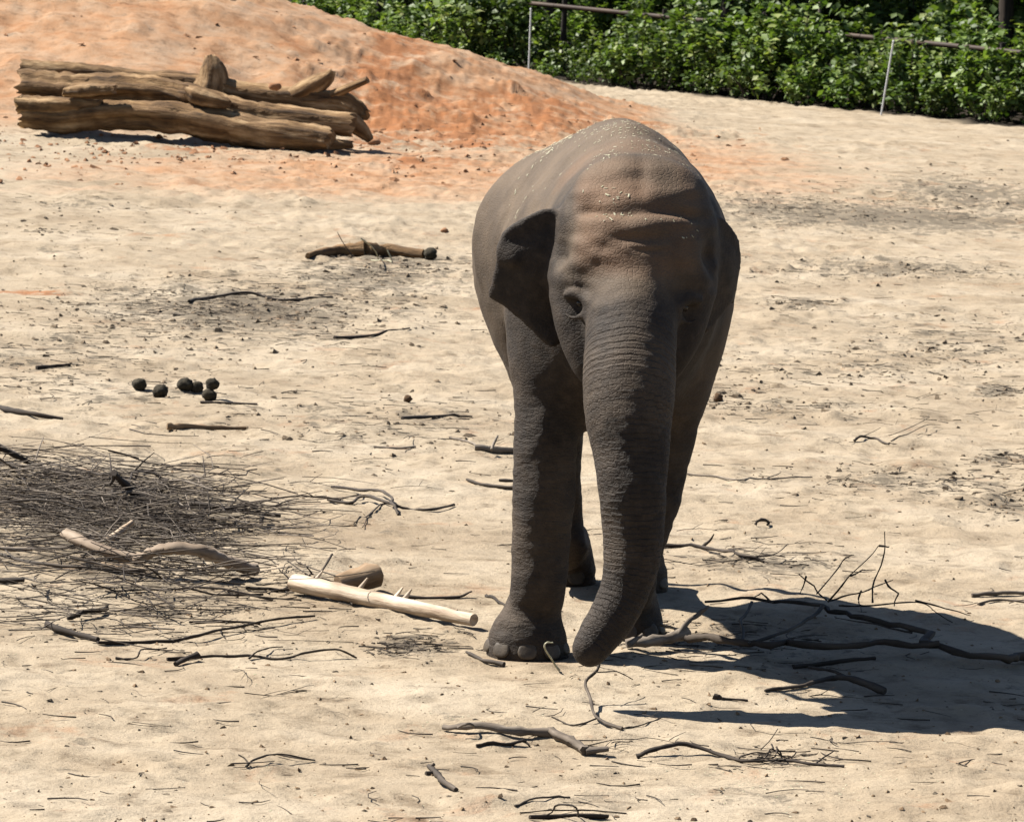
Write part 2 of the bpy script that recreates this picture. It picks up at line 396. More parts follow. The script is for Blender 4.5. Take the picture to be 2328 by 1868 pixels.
for (px, py, rx, ry, k_) in [(150, 70, 220, 60, .55), (480, 70, 120, 30, .45), (60, 668, 130, 9, .9), (420, 345, 300, 22, .5), (1240, 270, 160, 40, .5), (1500, 330, 160, 30, .3), (1050, 300, 260, 60, .7), (880, 250, 130, 70, .75), (960, 370, 240, 30, .6)]:
    deep = np.maximum(deep, k_*blob(px, py, rx, ry))
gap_shade = sstep(-0.1, 0.5, behind + 0.25*fbm2(GX*1.3, GY*1.3, 3, 12))*(1-sstep(0.25, 0.5, mz))  # soil under the thicket darkened in colour so the gaps look shaded
nyy, nxx = GX.shape
V = np.stack([GX.ravel(), GY.ravel(), GZ.ravel()], 1)
ii = np.arange(nyy*nxx).reshape(nyy, nxx)
Fq = np.stack([ii[:-1, :-1].ravel(), ii[:-1, 1:].ravel(), ii[1:, 1:].ravel(), ii[1:, :-1].ravel()], 1)
gnd = mesh_obj('ground', V, Fq, MAT['ground'], attrs={'red': red.ravel(), 'litter': litter.ravel(), 'deep': deep.ravel(), 'gap_shade': gap_shade.ravel()})
tag(gnd, 'dry sandy tan paddock soil rising to a red earth mound', 'ground', kind='structure')

# ------------------------------------------------------------------ elephant: one continuous skin grown from a distance field
HV = 0.0105
LO = np.array([-0.36, 17.08, -0.05]); HI = np.array([1.12, 20.95, 2.34])
dims = np.ceil((HI-LO)/HV).astype(int)
FLD = np.full(dims, 1.0, np.float32)
AX = [LO[i] + HV*np.arange(dims[i]) for i in range(3)]
def sub(lo, hi):
    a = [max(0, int((lo[i]-LO[i])/HV)) for i in range(3)]
    b = [min(dims[i], int((hi[i]-LO[i])/HV)+2) for i in range(3)]
    sl_ = tuple(slice(a[i], b[i]) for i in range(3))
    x = AX[0][sl_[0]][:, None, None].astype(np.float32); y = AX[1][sl_[1]][None, :, None].astype(np.float32); z = AX[2][sl_[2]][None, None, :].astype(np.float32)
    return sl_, x, y, z
def smin(a, b, k):
    h = np.maximum(k-np.abs(a-b), 0)/k
    return np.minimum(a, b) - h*h*k*0.25
def smax(a, b, k): return -smin(-a, -b, k)
def put(sl_, d, k, cut=False):
    FLD[sl_] = smax(FLD[sl_], -d, k) if cut else smin(FLD[sl_], d, k)
def catmull(P, sub_=7):
    P = np.asarray(P, float); Q = np.vstack([2*P[0]-P[1], P, 2*P[-1]-P[-2]]); out = []
    for i in range(len(P)-1):
        p0, p1, p2, p3 = Q[i:i+4]
        for t in np.linspace(0, 1, sub_, endpoint=False):
            out.append(0.5*((2*p1)+(-p0+p2)*t+(2*p0-5*p1+4*p2-p3)*t*t+(-p0+3*p1-3*p2+p3)*t**3))
    out.append(P[-1]); return np.array(out)
def chain(pts, k=0.08, sub_=6, cut=False):
    C = catmull(pts, sub_)
    r = C[:, 3].max()+k+0.03
    lo = C[:, :3].min(0)-r; hi = C[:, :3].max(0)+r
    sl_, x, y, z = sub(lo, hi)
    D = np.full((x.shape[0], y.shape[1], z.shape[2]), 1.0, np.float32)
    for a, b in zip(C[:-1], C[1:]):
        rr = max(a[3], b[3])+k+0.03
        l2 = np.minimum(a[:3], b[:3])-rr; h2 = np.maximum(a[:3], b[:3])+rr
        s2, X, Y, Z = sub(l2, h2)
        loc = tuple(slice(s2[i].start-sl_[i].start, s2[i].stop-sl_[i].start) for i in range(3))
        ab = b[:3]-a[:3]; L = float(ab@ab)+1e-12
        px_, py_, pz_ = X-a[0], Y-a[1], Z-a[2]
        t = np.clip((px_*ab[0]+py_*ab[1]+pz_*ab[2])/L, 0, 1)
        d = np.sqrt((px_-t*ab[0])**2+(py_-t*ab[1])**2+(pz_-t*ab[2])**2) - (a[3]+(b[3]-a[3])*t)
        D[loc] = np.minimum(D[loc], d)
    put(sl_, D, k, cut)
    return C
def ell(c, r, k=0.06, rot=None, cut=False):
    c = np.asarray(c, float); r = np.asarray(r, float); R = np.eye(3) if rot is None else np.array(rot)
    m = r.max()+k+0.03
    sl_, x, y, z = sub(c-m, c+m)
    X, Y, Z = x-c[0], y-c[1], z-c[2]
    u = (X*R[0, 0]+Y*R[1, 0]+Z*R[2, 0])/r[0]; v = (X*R[0, 1]+Y*R[1, 1]+Z*R[2, 1])/r[1]; w = (X*R[0, 2]+Y*R[1, 2]+Z*R[2, 2])/r[2]
    k0 = np.sqrt(u*u+v*v+w*w)+1e-6; k1 = np.sqrt((u/r[0])**2+(v/r[1])**2+(w/r[2])**2)+1e-6
    put(sl_, k0*(k0-1)/k1, k, cut)
def EP(px, py, Y, r): return [*E(px, py, Y), r]

# trunk of the body: a loft along its length (y); the animal faces the camera
ty = np.array([18.00, 18.15, 18.40, 18.70, 19.05, 19.45, 19.85, 20.20, 20.48, 20.62])
tcx = np.array([0.475, 0.47, 0.465, 0.455, 0.45, 0.435, 0.305, 0.260, 0.275, 0.285])
ttop = np.array([1.66, 1.84, 2.00, 2.10, 2.205, 2.222, 2.05, 1.95, 1.70, 1.45])
tbot = np.array([1.42, 1.22, 1.02, 0.92, 0.86, 0.85, 0.97, 1.06, 1.17, 1.32])
twd = np.array([0.10, 0.27, 0.38, 0.435, 0.472, 0.50, 0.53, 0.49, 0.32, 0.08])
tmf = np.array([0.5, 0.5, 0.52, 0.54, 0.56, 0.58, 0.60, 0.60, 0.55, 0.5])
tpw = np.array([1.8, 1.8, 1.7, 1.6, 1.62, 1.52, 2.1, 2.25, 2.1, 2.0])
sl_, x, y, z = sub(LO, HI)
yy = AX[1]
ff = lambda a: np.interp(yy, ty, np.convolve(np.pad(a, 1, 'edge'), [0.12, 0.76, 0.12], 'valid'))[None, :, None].astype(np.float32)
cx_, top, bot, wd = ff(tcx), ff(ttop), ff(tbot), ff(twd)
mid = bot + ff(tmf)*(top-bot)
up = (z > mid)
hz = np.where(up, top-mid, mid-bot)
u = np.abs(x-cx_)/wd; v = np.abs(z-mid)/hz
pw = np.where(up, ff(tpw), 1.75)
rho = (u**pw + v**pw + 1e-9)**(1/pw)
D = (rho-1)*np.minimum(wd, hz)*0.9
D = np.where((y < ty[0]) | (y > ty[-1]), 1.0, D).astype(np.float32)
put(sl_, np.minimum(D, 1.0), 0.05)
del D, u, v, rho
# shoulders, rump
ell([0.30, 18.62, 1.40], [0.24, 0.34, 0.46], 0.12)
ell([0.595, 18.80, 1.40], [0.23, 0.34, 0.46], 0.08)
ell([0.15, 20.02, 1.42], [0.27, 0.40, 0.42], 0.10)
ell([0.58, 20.00, 1.38], [0.29, 0.40, 0.46], 0.15)
# neck
chain([EP(1445, 530, 18.75, 0.36), EP(1450, 560, 18.35, 0.36), EP(1448, 590, 18.05, 0.30)], 0.10)

HC = E(1440, 640, 17.93)         # between the eyes
def hp(u_, v_, w_): return HC + np.array([u_, -w_ + 0.52*min(max(v_, -0.12), 0.2) + 0.20*max(v_-0.2, 0), v_]) + np.array([0.04*v_, 0, 0])
# skull
ell(hp(0, 0.10, -0.13), [0.29, 0.27, 0.28], 0.10)
for s in (-1, 1):
    ell(hp(0.095*s, 0.330, -0.055), [0.165, 0.155, 0.135], 0.10)
    ell(hp(0.200*s, 0.215, -0.045), [0.110, 0.14, 0.11], 0.06)
    ell(hp(0.225*s, 0.015, -0.010), [0.080, 0.115, 0.095], 0.05)
    chain([[*hp(0.22*s, 0.0, -0.12), 0.12], [*hp(0.205*s, -0.15, -0.08), 0.105], [*hp(0.155*s, -0.30, -0.03), 0.085], [*hp(0.10*s, -0.40, 0.0), 0.06]], 0.06)
ell(hp(0, 0.05, 0.03), [0.215, 0.15, 0.20], 0.09)
ell(hp(0, 0.345, -0.09), [0.21, 0.16, 0.135], 0.08)
ell(hp(0, -0.33, -0.05), [0.12, 0.16, 0.11], 0.08)
for s in (-1, 1):
    ell(hp(0.310*s, 0.11, 0.06), [0.045, 0.06, 0.055], 0.05, cut=True)      # temple hollows
    ell(hp(0.232*s, -0.092, 0.105), [0.046, 0.05, 0.042], 0.03, cut=True)   # eye sockets
    chain([[*hp(0.265*s, -0.058, 0.05), 0.018], [*hp(0.225*s, -0.050, 0.085), 0.024], [*hp(0.185*s, -0.075, 0.11), 0.014]], 0.02)   # lids
    chain([[*hp(0.258*s, -0.135, 0.040), 0.009], [*hp(0.228*s, -0.145, 0.06), 0.011], [*hp(0.19*s, -0.125, 0.08), 0.009]], 0.025)
# trunk
TR = [EP(1440, 640, 17.90, 0.150), EP(1438, 705, 17.80, 0.178), EP(1434, 790, 17.68, 0.184), EP(1430, 880, 17.58, 0.183), EP(1428, 945, 17.52, 0.172), EP(1434, 1030, 17.46, 0.148),
      EP(1438, 1110, 17.42, 0.134), EP(1440, 1200, 17.40, 0.122), EP(1436, 1270, 17.38, 0.110), EP(1420, 1335, 17.36, 0.099), EP(1394, 1392, 17.33, 0.092), EP(1364, 1440, 17.30, 0.084), EP(1342, 1474, 17.27, 0.072)]
TC = chain(TR, 0.06)
# legs
def leg(pts, foot, rf, fwd_=0.03, k=0.10):
    f = np.array([foot[0], foot[1]])
    c = [p for p in pts]
    C1 = chain(c + [[f[0]+0.015, f[1]+fwd_*0.6, 0.16, rf*0.64]], k)
    chain([[f[0]+0.012, f[1]+0.02, 0.20, rf*0.56], [f[0]+0.004, f[1]-fwd_*0.3, 0.125, rf*0.72], [f[0], f[1]-fwd_, 0.06, rf*0.96], [f[0], f[1]-fwd_, 0.0, rf*1.0]], 0.04)
    return C1
LEGS = [
 leg([EP(1262, 700, 18.60, 0.21), EP(1250, 800, 18.54, 0.175), EP(1246, 900, 18.50, 0.140), EP(1239, 1020, 18.46, 0.130), EP(1235, 1150, 18.44, 0.126), EP(1228, 1270, 18.43, 0.117), EP(1222, 1350, 18.43, 0.113)], FEET[0], 0.170),
 leg([EP(1545, 700, 18.75, 0.20), EP(1538, 820, 18.77, 0.165), EP(1521, 940, 18.80, 0.140), EP(1499, 1040, 18.82, 0.128), EP(1480, 1140, 18.84, 0.122), EP(1450, 1250, 18.86, 0.110), EP(1432, 1330, 18.86, 0.106)], FEET[1], 0.158),
 leg([EP(1222, 640, 20.05, 0.255), EP(1238, 760, 19.98, 0.205), EP(1252, 880, 19.92, 0.165), EP(1256, 1000, 19.96, 0.135), EP(1262, 1090, 20.05, 0.112), EP(1272, 1180, 20.12, 0.108), EP(1282, 1240, 20.13, 0.106)], FEET[2], 0.145),
 leg([EP(1530, 640, 20.00, 0.27), EP(1525, 760, 19.92, 0.225), EP(1515, 880, 19.82, 0.175), EP(1495, 1000, 19.86, 0.135), EP(1478, 1090, 19.92, 0.112), EP(1462, 1180, 19.98, 0.106), EP(1450, 1250, 19.98, 0.104)], FEET[3], 0.145),
]
# tail
TAIL = [[0.32, 20.55, 1.62, 0.05], [0.31, 20.66, 1.50, 0.036], [0.30, 20.70, 1.25, 0.028], [0.29, 20.70, 1.00, 0.023], [0.28, 20.70, 0.78, 0.020], [0.28, 20.70, 0.62, 0.026], [0.28, 20.70, 0.50, 0.016]]
chain(TAIL, 0.04)
# ears: thin curved flaps with a rolled upper edge
def poly_sdf(px_, py_, poly):
    d = np.full(px_.shape, 1e9); inside = np.zeros(px_.shape, bool)
    n = len(poly)
    for i in range(n):
        a = np.array(poly[i]); b = np.array(poly[(i+1) % n]); e = b-a
        wx, wy = px_-a[0], py_-a[1]
        t = np.clip((wx*e[0]+wy*e[1])/(e@e), 0, 1)
        d = np.minimum(d, (wx-t*e[0])**2+(wy-t*e[1])**2)
        c = ((a[1] > py_) != (b[1] > py_)) & (px_ < (b[0]-a[0])*(py_-a[1])/(b[1]-a[1]+1e-12)+a[0])
        inside ^= c
    return np.where(inside, -1, 1)*np.sqrt(d)
EARPX = [(1320, 520), (1268, 482), (1236, 477), (1205, 489), (1172, 508), (1140, 535), (1133, 560), (1124, 610), (1115, 655), (1108, 684), (1138, 700), (1166, 716), (1200, 742), (1230, 768), (1256, 788), (1275, 782), (1310, 720)]
def ear(O, e1, curl, k=0.04, wid=1.0, flap=True, low=1.0):
    e1 = np.array(e1, float); e1 /= np.linalg.norm(e1)
    e2 = np.array([0, 0, 1.0]); e3 = np.cross(e1, e2); 
    if e3[1] > 0: e3 = -e3        # towards the front of the animal
    PX = abs(e1[0])
    poly = [((1290-a)/563*wid, (620-b)/563*(low if b > 690 else 1.0)) for a, b in EARPX]
    poly = catmull(np.array([(p[0], p[1], 0, 0) for p in poly + poly[:1]]), 4)[:-1, :2]
    cc = O + e1*0.15
    sl_, x, y, z = sub(cc-0.42, cc+0.42)
    X, Y, Z = (x-O[0])+0*y+0*z, (y-O[1])+0*x+0*z, (z-O[2])+0*x+0*y
    uu = X*e1[0]+Y*e1[1]; vv = Z; ww = X*e3[0]+Y*e3[1]
    d2 = poly_sdf(uu.ravel(), vv.ravel(), poly).reshape(uu.shape)
    # gentle cupping, rolled-over top edge and outer margin
    c0 = 0.02*np.sin(uu*11) + 0.018*np.sin(vv*13+1) - 0.10*(uu-0.05)**2
    lip = sstep(0.075, 0.0, -d2)*sstep(0.10, 0.22, vv+0.35*uu)*curl
    w0 = c0 + lip*0.040
    th = 0.013 + 0.02*sstep(0.05, -0.05, uu)
    d = np.maximum(np.abs(ww-w0)*0.85-th, d2)
    put(sl_, d.astype(np.float32), k)
    if flap:
        c = O + e1*0.232 + e2*0.070 + e3*0.020
        R = np.stack([e1*0.5+e2*0.80-e3*0.2, np.cross(e3*0.85+e2*0.5, e1*0.5+e2*0.8), e3*0.85+e2*0.5], 1); R = R/np.linalg.norm(R, axis=0)
        ell(c, [0.062, 0.052, 0.036], 0.02, R)
ear(E(1290, 620, 18.10), (-0.99, 0.14, 0), 0.4, k=0.025, wid=1.0)
ear(E(1600, 636, 18.10), (0.475, 0.88, 0), 0.3, k=0.025, wid=0.92, flap=False, low=0.72)
# soles
sl_, x, y, z = sub(LO, HI)
FLD[...] = np.maximum(FLD, -(z+0.014)+0*x+0*y)

def surface_nets(F):
    s = F < 0
    c = np.zeros(tuple(np.array(F.shape)-1), np.uint8)
    for a in (0, 1):
        for b in (0, 1):
            for d in (0, 1):
                c += s[a:F.shape[0]-1+a, b:F.shape[1]-1+b, d:F.shape[2]-1+d]
    idx = np.argwhere((c > 0) & (c < 8))
    acc = np.zeros((len(idx), 3)); cnt = np.zeros(len(idx))
    cor = [(a, b, d) for a in (0, 1) for b in (0, 1) for d in (0, 1)]
    for i in range(8):
        for j in range(i+1, 8):
            A = np.array(cor[i]); B = np.array(cor[j])
            if np.abs(A-B).sum() != 1: continue
            fa = F[tuple((idx+A).T)]; fb = F[tuple((idx+B).T)]
            m = (fa < 0) != (fb < 0)
            t = np.where(m, fa/np.where(m, fa-fb, 1), 0)
            acc += (A + t[:, None]*(B-A))*m[:, None]; cnt += m
    V = idx + acc/cnt[:, None]
    vid = np.full(c.shape, -1, np.int32); vid[tuple(idx.T)] = np.arange(len(idx))
    quads = []
    for axn in range(3):
        o1, o2 = (axn+1) % 3, (axn+2) % 3
        sa = [slice(None)]*3; sb = [slice(None)]*3
        sa[axn] = slice(0, -1); sb[axn] = slice(1, None)
        diff = s[tuple(sa)] != s[tuple(sb)]
        e = np.argwhere(diff)
        ok = np.all((e[:, [o1, o2]] > 0) & (e[:, [o1, o2]] < np.array(F.shape)[[o1, o2]]-1), axis=1); e = e[ok]
        q = []
        for d1, d2 in ((1, 1), (0, 1), (0, 0), (1, 0)):
            p = e.copy(); p[:, o1] -= d1; p[:, o2] -= d2
            q.append(vid[tuple(p.T)])
        q = np.stack(q, 1)
        inside = s[tuple(e.T)]
        q = np.where(inside[:, None], q, q[:, ::-1])
        quads.append(q)
    return V, np.vstack(quads)
EV, EQ = surface_nets(FLD)
EV = LO + EV*HV
del FLD
# relax a little
ed = np.vstack([EQ[:, [0, 1]], EQ[:, [1, 2]], EQ[:, [2, 3]], EQ[:, [3, 0]]])
deg = np.bincount(ed.ravel(), minlength=len(EV))[:, None]
def relax(V, n, lam):
    for _ in range(n):
        S = np.zeros_like(V)
        for a, b in ((0, 1), (1, 0)):
            for k in range(3): S[:, k] += np.bincount(ed[:, a], V[ed[:, b], k], len(V))
        V = V + lam*(S/deg - V)
    return V
EV = relax(EV, 3, 0.5)
def vnormals(V):
    n = np.cross(V[EQ[:, 2]]-V[EQ[:, 0]], V[EQ[:, 3]]-V[EQ[:, 1]])
    out = np.zeros_like(V)
    for j in range(4):
        for k in range(3): out[:, k] += np.bincount(EQ[:, j], n[:, k], len(V))
    return out/(np.linalg.norm(out, axis=1, keepdims=True)+1e-12)
EN = vnormals(EV)
# trunk arc length
seg = np.linalg.norm(np.diff(TC[:, :3], axis=0), axis=1); arc = np.concatenate([[0], np.cumsum(seg)])
tS = np.zeros(len(EV)); tW = np.zeros(len(EV))
cand = np.where(EV[:, 1] < 18.05)[0]
best = np.full(len(cand), 1e9)
for i in range(len(TC)-1):
    a, b = TC[i], TC[i+1]; ab = b[:3]-a[:3]
    w = EV[cand]-a[:3]; t = np.clip(w@ab/(ab@ab), 0, 1)
    d = np.linalg.norm(w-t[:, None]*ab, axis=1)-(a[3]+(b[3]-a[3])*t)
    m = d < best
    best[m] = d[m]; tS[cand[m]] = (arc[i]+t*seg[i])[m]
tW[cand] = sstep(0.05, 0.012, best)*sstep(0.12, 0.55, tS[cand])
# legs mask
lW = np.zeros(len(EV))
lW = sstep(1.25, 0.95, EV[:, 2])*(1-tW)
# folds pushed into the skin itself
x, y, z = EV.T
# folds across the brow
hu = (x-HC[0]) - 0.04*(z-HC[2]); hv = z-HC[2]
fr = sstep(18.35, 18.15, y)*np.clip(-EN[:, 1]*1.6, 0, 1)*sstep(0.27, 0.2, np.abs(hu))
gs = lambda c, w: np.exp(-((hv-c)/w)**2)
wavy = 0.010*np.sin(hu*13+0.6) + 0.006*noise3(hu*9, hv*3, 0*hu)
disp = 0.0 - fr*0.020*gs(0.292-0.35*hu**2+wavy, 0.020)*(0.6+0.4*sstep(0.0, 0.08, np.abs(hu-0.02)))
disp += fr*0.013*(gs(0.350, 0.040) + 0.7*gs(0.245, 0.028))
disp -= fr*0.011*gs(0.185+0.4*hu*hu+wavy*0.7, 0.018)*sstep(0.20, 0.04, np.abs(hu))
disp -= fr*0.010*gs(0.150-wavy, 0.010)*sstep(0.10, 0.03, np.abs(hu-0.05))
dg = (hu+0.135)*0.93 - (hv-0.13)*0.36
disp -= fr*0.003*np.exp(-(dg/0.02)**2)*sstep(0.03, 0.07, hv)*sstep(0.20, 0.15, hv)
disp -= fr*0.007*np.exp(-(hu/0.03)**2)*sstep(0.30, 0.36, hv)
EV = EV + EN*disp[:, None]
EN = vnormals(EV); x, y, z = EV.T
disp = 0.0
ph = tS*2*np.pi/0.062 + 2.2*noise3(x*7, y*7, z*7)
disp += tW*(0.0014*np.sin(ph))*(0.5+0.5*noise3(x*5+9, y*5, z*5))
disp += lW*0.0035*noise3(x*14, y*14, z*34)
disp += 0.006*noise3(x*6, y*6, z*6) + 0.003*noise3(x*15, y*15, z*15)

hd = sstep(18.2, 17.95, y)*sstep(1.45, 1.6, z)
disp += hd*0.006*noise3(x*9, y*5, z*26)
EV = EV + EN*disp[:, None]
EN = vnormals(EV)
x, y, z = EV.T
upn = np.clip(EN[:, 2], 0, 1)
hx = (x-HC[0]); hz_ = z-HC[2]
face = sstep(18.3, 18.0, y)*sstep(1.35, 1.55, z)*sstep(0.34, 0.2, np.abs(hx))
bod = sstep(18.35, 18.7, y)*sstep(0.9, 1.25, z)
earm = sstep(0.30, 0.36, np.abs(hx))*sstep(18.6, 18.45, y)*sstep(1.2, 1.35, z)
dust_light = 0.16 + 0.25*upn*sstep(1.3, 1.7, z) + 0.42*bod + 0.42*face*sstep(-0.12, 0.05, hz_) + 0.24*tW*sstep(0.9, 0.15, tS) + 0.12*tW + 0.20*lW  # dust, raised on face, back and flanks to paint in their sunlit brightness
dust_light = dust_light*(1-0.7*earm)  # ears darkened in colour, standing in for their shaded fronts
pink = 0.56*face*sstep(-0.1, 0.1, hz_) + 0.40*sstep(1.75, 2.0, z)*sstep(18.2, 18.6, y)*sstep(19.6, 19.0, y) + 0.30*tW*sstep(0.7, 0.1, tS)
root = empty('elephant', (0.40, 18.9, 0.0))
tag(root, 'grey-brown Asian elephant walking forward with its trunk lowered and dusty forehead', 'elephant')
def under(o, par):
    o.parent = par; o.matrix_parent_inverse = Matrix.Translation(par.location).inverted()
body = mesh_obj('body', EV, EQ, MAT['skin'], attrs={'trunk_s': tS, 'trunk_w': tW, 'leg_w': lW, 'dust_light': dust_light, 'pink': pink})
under(body, root)
bvh = BVHTree.FromPolygons(EV.tolist(), EQ.tolist())

def uvsphere(nu, nv):
    v = [(0, 0, 1)]; f = []
    for i in range(1, nv):
        a = math.pi*i/nv
        for j in range(nu):
            b = 2*math.pi*j/nu; v.append((math.sin(a)*math.cos(b), math.sin(a)*math.sin(b), math.cos(a)))
    v.append((0, 0, -1)); L = len(v)-1
    for j in range(nu):
        f.append([0, 1+j, 1+(j+1) % nu])
        f.append([L, L-nu+(j+1) % nu, L-nu+j])
    for i in range(nv-2):
        for j in range(nu):
            a = 1+i*nu+j; b = 1+i*nu+(j+1) % nu; f.append([a, a+nu, b+nu, b])
    return np.array(v), f
SV, SF = uvsphere(16, 10)
for s in (-1, 1):
    p = hp(0.226*s, -0.088, 0.072)
    hit = bvh.ray_cast(Vector(p + np.array([0.2*s, -0.5, 0])), Vector((-0.2*s, 0.5, 0)).normalized())
    c = np.array(hit[0]) + np.array([-0.05*s, 0.08, 0])*0.11 if hit[0] is not None else p
    o = mesh_obj('eye', SV*0.018 + c, SF, MAT['eye']); under(o, root)
    o['label'] = 'small dark eye below a heavy lid'
# toenails
def nail(c, n, w, h_):
    n = np.array([n[0], n[1], 0.0]); n /= np.linalg.norm(n); t = np.array([-n[1], n[0], 0]); up_ = np.array([0, 0, 1.0]) - 0.35*n
    v = []
    for p in SV:
        q = p.copy(); q = np.sign(q)*np.abs(q)**0.75
        wz = 1.0 - 0.18*max(q[2], 0)
        v.append(c + t*q[0]*w*wz + n*q[1]*0.009 + up_*q[2]*h_)
    o = mesh_obj('toenail', np.array(v), SF, MAT['nail']); under(o, root)
for fi, (f, r, angs) in enumerate(zip(FEET, (0.166, 0.158, 0.145, 0.145), ((-66, -33, 0, 33, 66),)*2 + ((-48, -16, 16, 48),)*2)):
    for a in angs:
        a = math.radians(a); d = np.array([math.sin(a), -math.cos(a), 0])
        c0 = np.array([f[0], f[1], 0.042])
        hit = bvh.ray_cast(Vector(c0 + d*0.5), Vector(-d), 0.6)
        if hit[0] is None: continue
        k = 1.0 if abs(a) < 0.7 else 0.8
        nail(np.array(hit[0]) - d*0.002, d, 0.040*k, 0.034*k)

# ------------------------------------------------------------------ sticks, branches, logs
def tube(pts, radii, sides=7, jit=0.12, cap=True, seed=0):
    pts = np.asarray(pts, float); n = len(pts)
    r = np.random.default_rng(seed)
    T = np.gradient(pts, axis=0); T /= np.linalg.norm(T, axis=1, keepdims=True)+1e-12
    up_ = np.array([0.13, 0.21, 0.97]) if abs(T[0][2]) < 0.8 else np.array([1.0, 0.1, 0])
    v = []; uvw = []; s = 0.0; prof = 1 + jit*r.uniform(-1, 1, sides)
    for i in range(n):
        if i: s += np.linalg.norm(pts[i]-pts[i-1])
        a = np.cross(T[i], up_); a /= np.linalg.norm(a)+1e-12; b = np.cross(a, T[i])
        for j in range(sides):
            th = 2*math.pi*j/sides
            rr = radii[i]*prof[j]*(1+jit*0.6*r.uniform(-1, 1))
            v.append(pts[i] + a*math.cos(th)*rr + b*math.sin(th)*rr)
            uvw.append((s, math.cos(th)*radii[i], math.sin(th)*radii[i]))
    f = []
    for i in range(n-1):
        for j in range(sides):
            k = (j+1) % sides
            f.append([i*sides+j, i*sides+k, (i+1)*sides+k, (i+1)*sides+j])
    if cap:
        for a_, rev in ((0, True), ((n-1)*sides, False)):
            o_ = len(v); v += [v[a_+j] for j in range(sides)]; uvw += [(uvw[a_+j][1]*3, uvw[a_+j][2], 0.3) for j in range(sides)]
            q = [o_+j for j in range(sides)]; f.append(q[::-1] if rev else q)
    return v, f, uvw
class MB:
    def __init__(s): s.v = []; s.f = []; s.u = []
    def add(s, vfu):
        o = len(s.v); s.v += list(vfu[0]); s.f += [[i+o for i in q] for q in vfu[1]]; s.u += list(vfu[2]); return s
    def build(s, name, m, parent=None, smooth=True):
        return mesh_obj(name, np.array(s.v), s.f, m, parent, smooth, {'uvw': np.array(s.u)})
def gpath(path, sub_=5):         # pixel path (px, py, height) laid over the ground
    P = [gp(p[0], p[1], p[2] if len(p) > 2 else 0.0) for p in path]
    C = catmull(np.array([[*p, 0] for p in P]), sub_)[:, :3] if len(P) > 2 else np.array([P[0]+(P[1]-P[0])*t for t in np.linspace(0, 1, 6)])
    return C
seedc = [100]
def wob(C, a):
    seedc[0] += 1; r = np.random.default_rng(seedc[0])
    n = len(C); w = np.zeros((n, 3))
    for k in range(3): w[:, k] = a*np.interp(np.arange(n), np.linspace(0, n-1, max(3, n//2)), r.normal(0, 1, max(3, n//2)))
    w[:, 2] = np.abs(w[:, 2])*0.5; return C+w
def limb(mb, path, ra, rb, sides=7, wobble=0.005, jit=0.2, rest=True, rn=0.13, straight=False):
    C = gpath(path)
    C[:, 2] += np.linspace(ra, rb, len(C))*0.7 if rest else 0
    if rest:                      # keep each piece on or above the soil
        g = terr(C[:, 0], C[:, 1]) + np.linspace(ra, rb, len(C))*0.45
        C[:, 2] = np.maximum(C[:, 2], g)
    if straight:
        t_ = np.linspace(0, 1, len(C))[:, None]; C = C[:1]*(1-t_) + C[-1:]*t_
        lift = np.max(terr(C[:, 0], C[:, 1]) + np.linspace(ra, rb, len(C))*0.55 - C[:, 2]); C[:, 2] += np.clip(lift, -0.02, 0.06)
    C = wob(C, wobble*1.3)
    R = np.linspace(ra, rb, len(C))*0.82*(1+rn*np.random.default_rng(seedc[0]).normal(size=len(C)).clip(-1.5, 1.5))
    seedc[0] += 1
    mb.add(tube(C, R, sides, jit, True, seedc[0]))
    return C
def stick(name, label, cat, paths, m, group=None, sides=7, wobble=0.004, rn=0.13):
    mb = MB()
    for p in paths: limb(mb, p[0], p[1], p[2], sides, wobble, rn=rn)
    o = mb.build(name, MAT[m])
    return tag(o, label, cat, group)

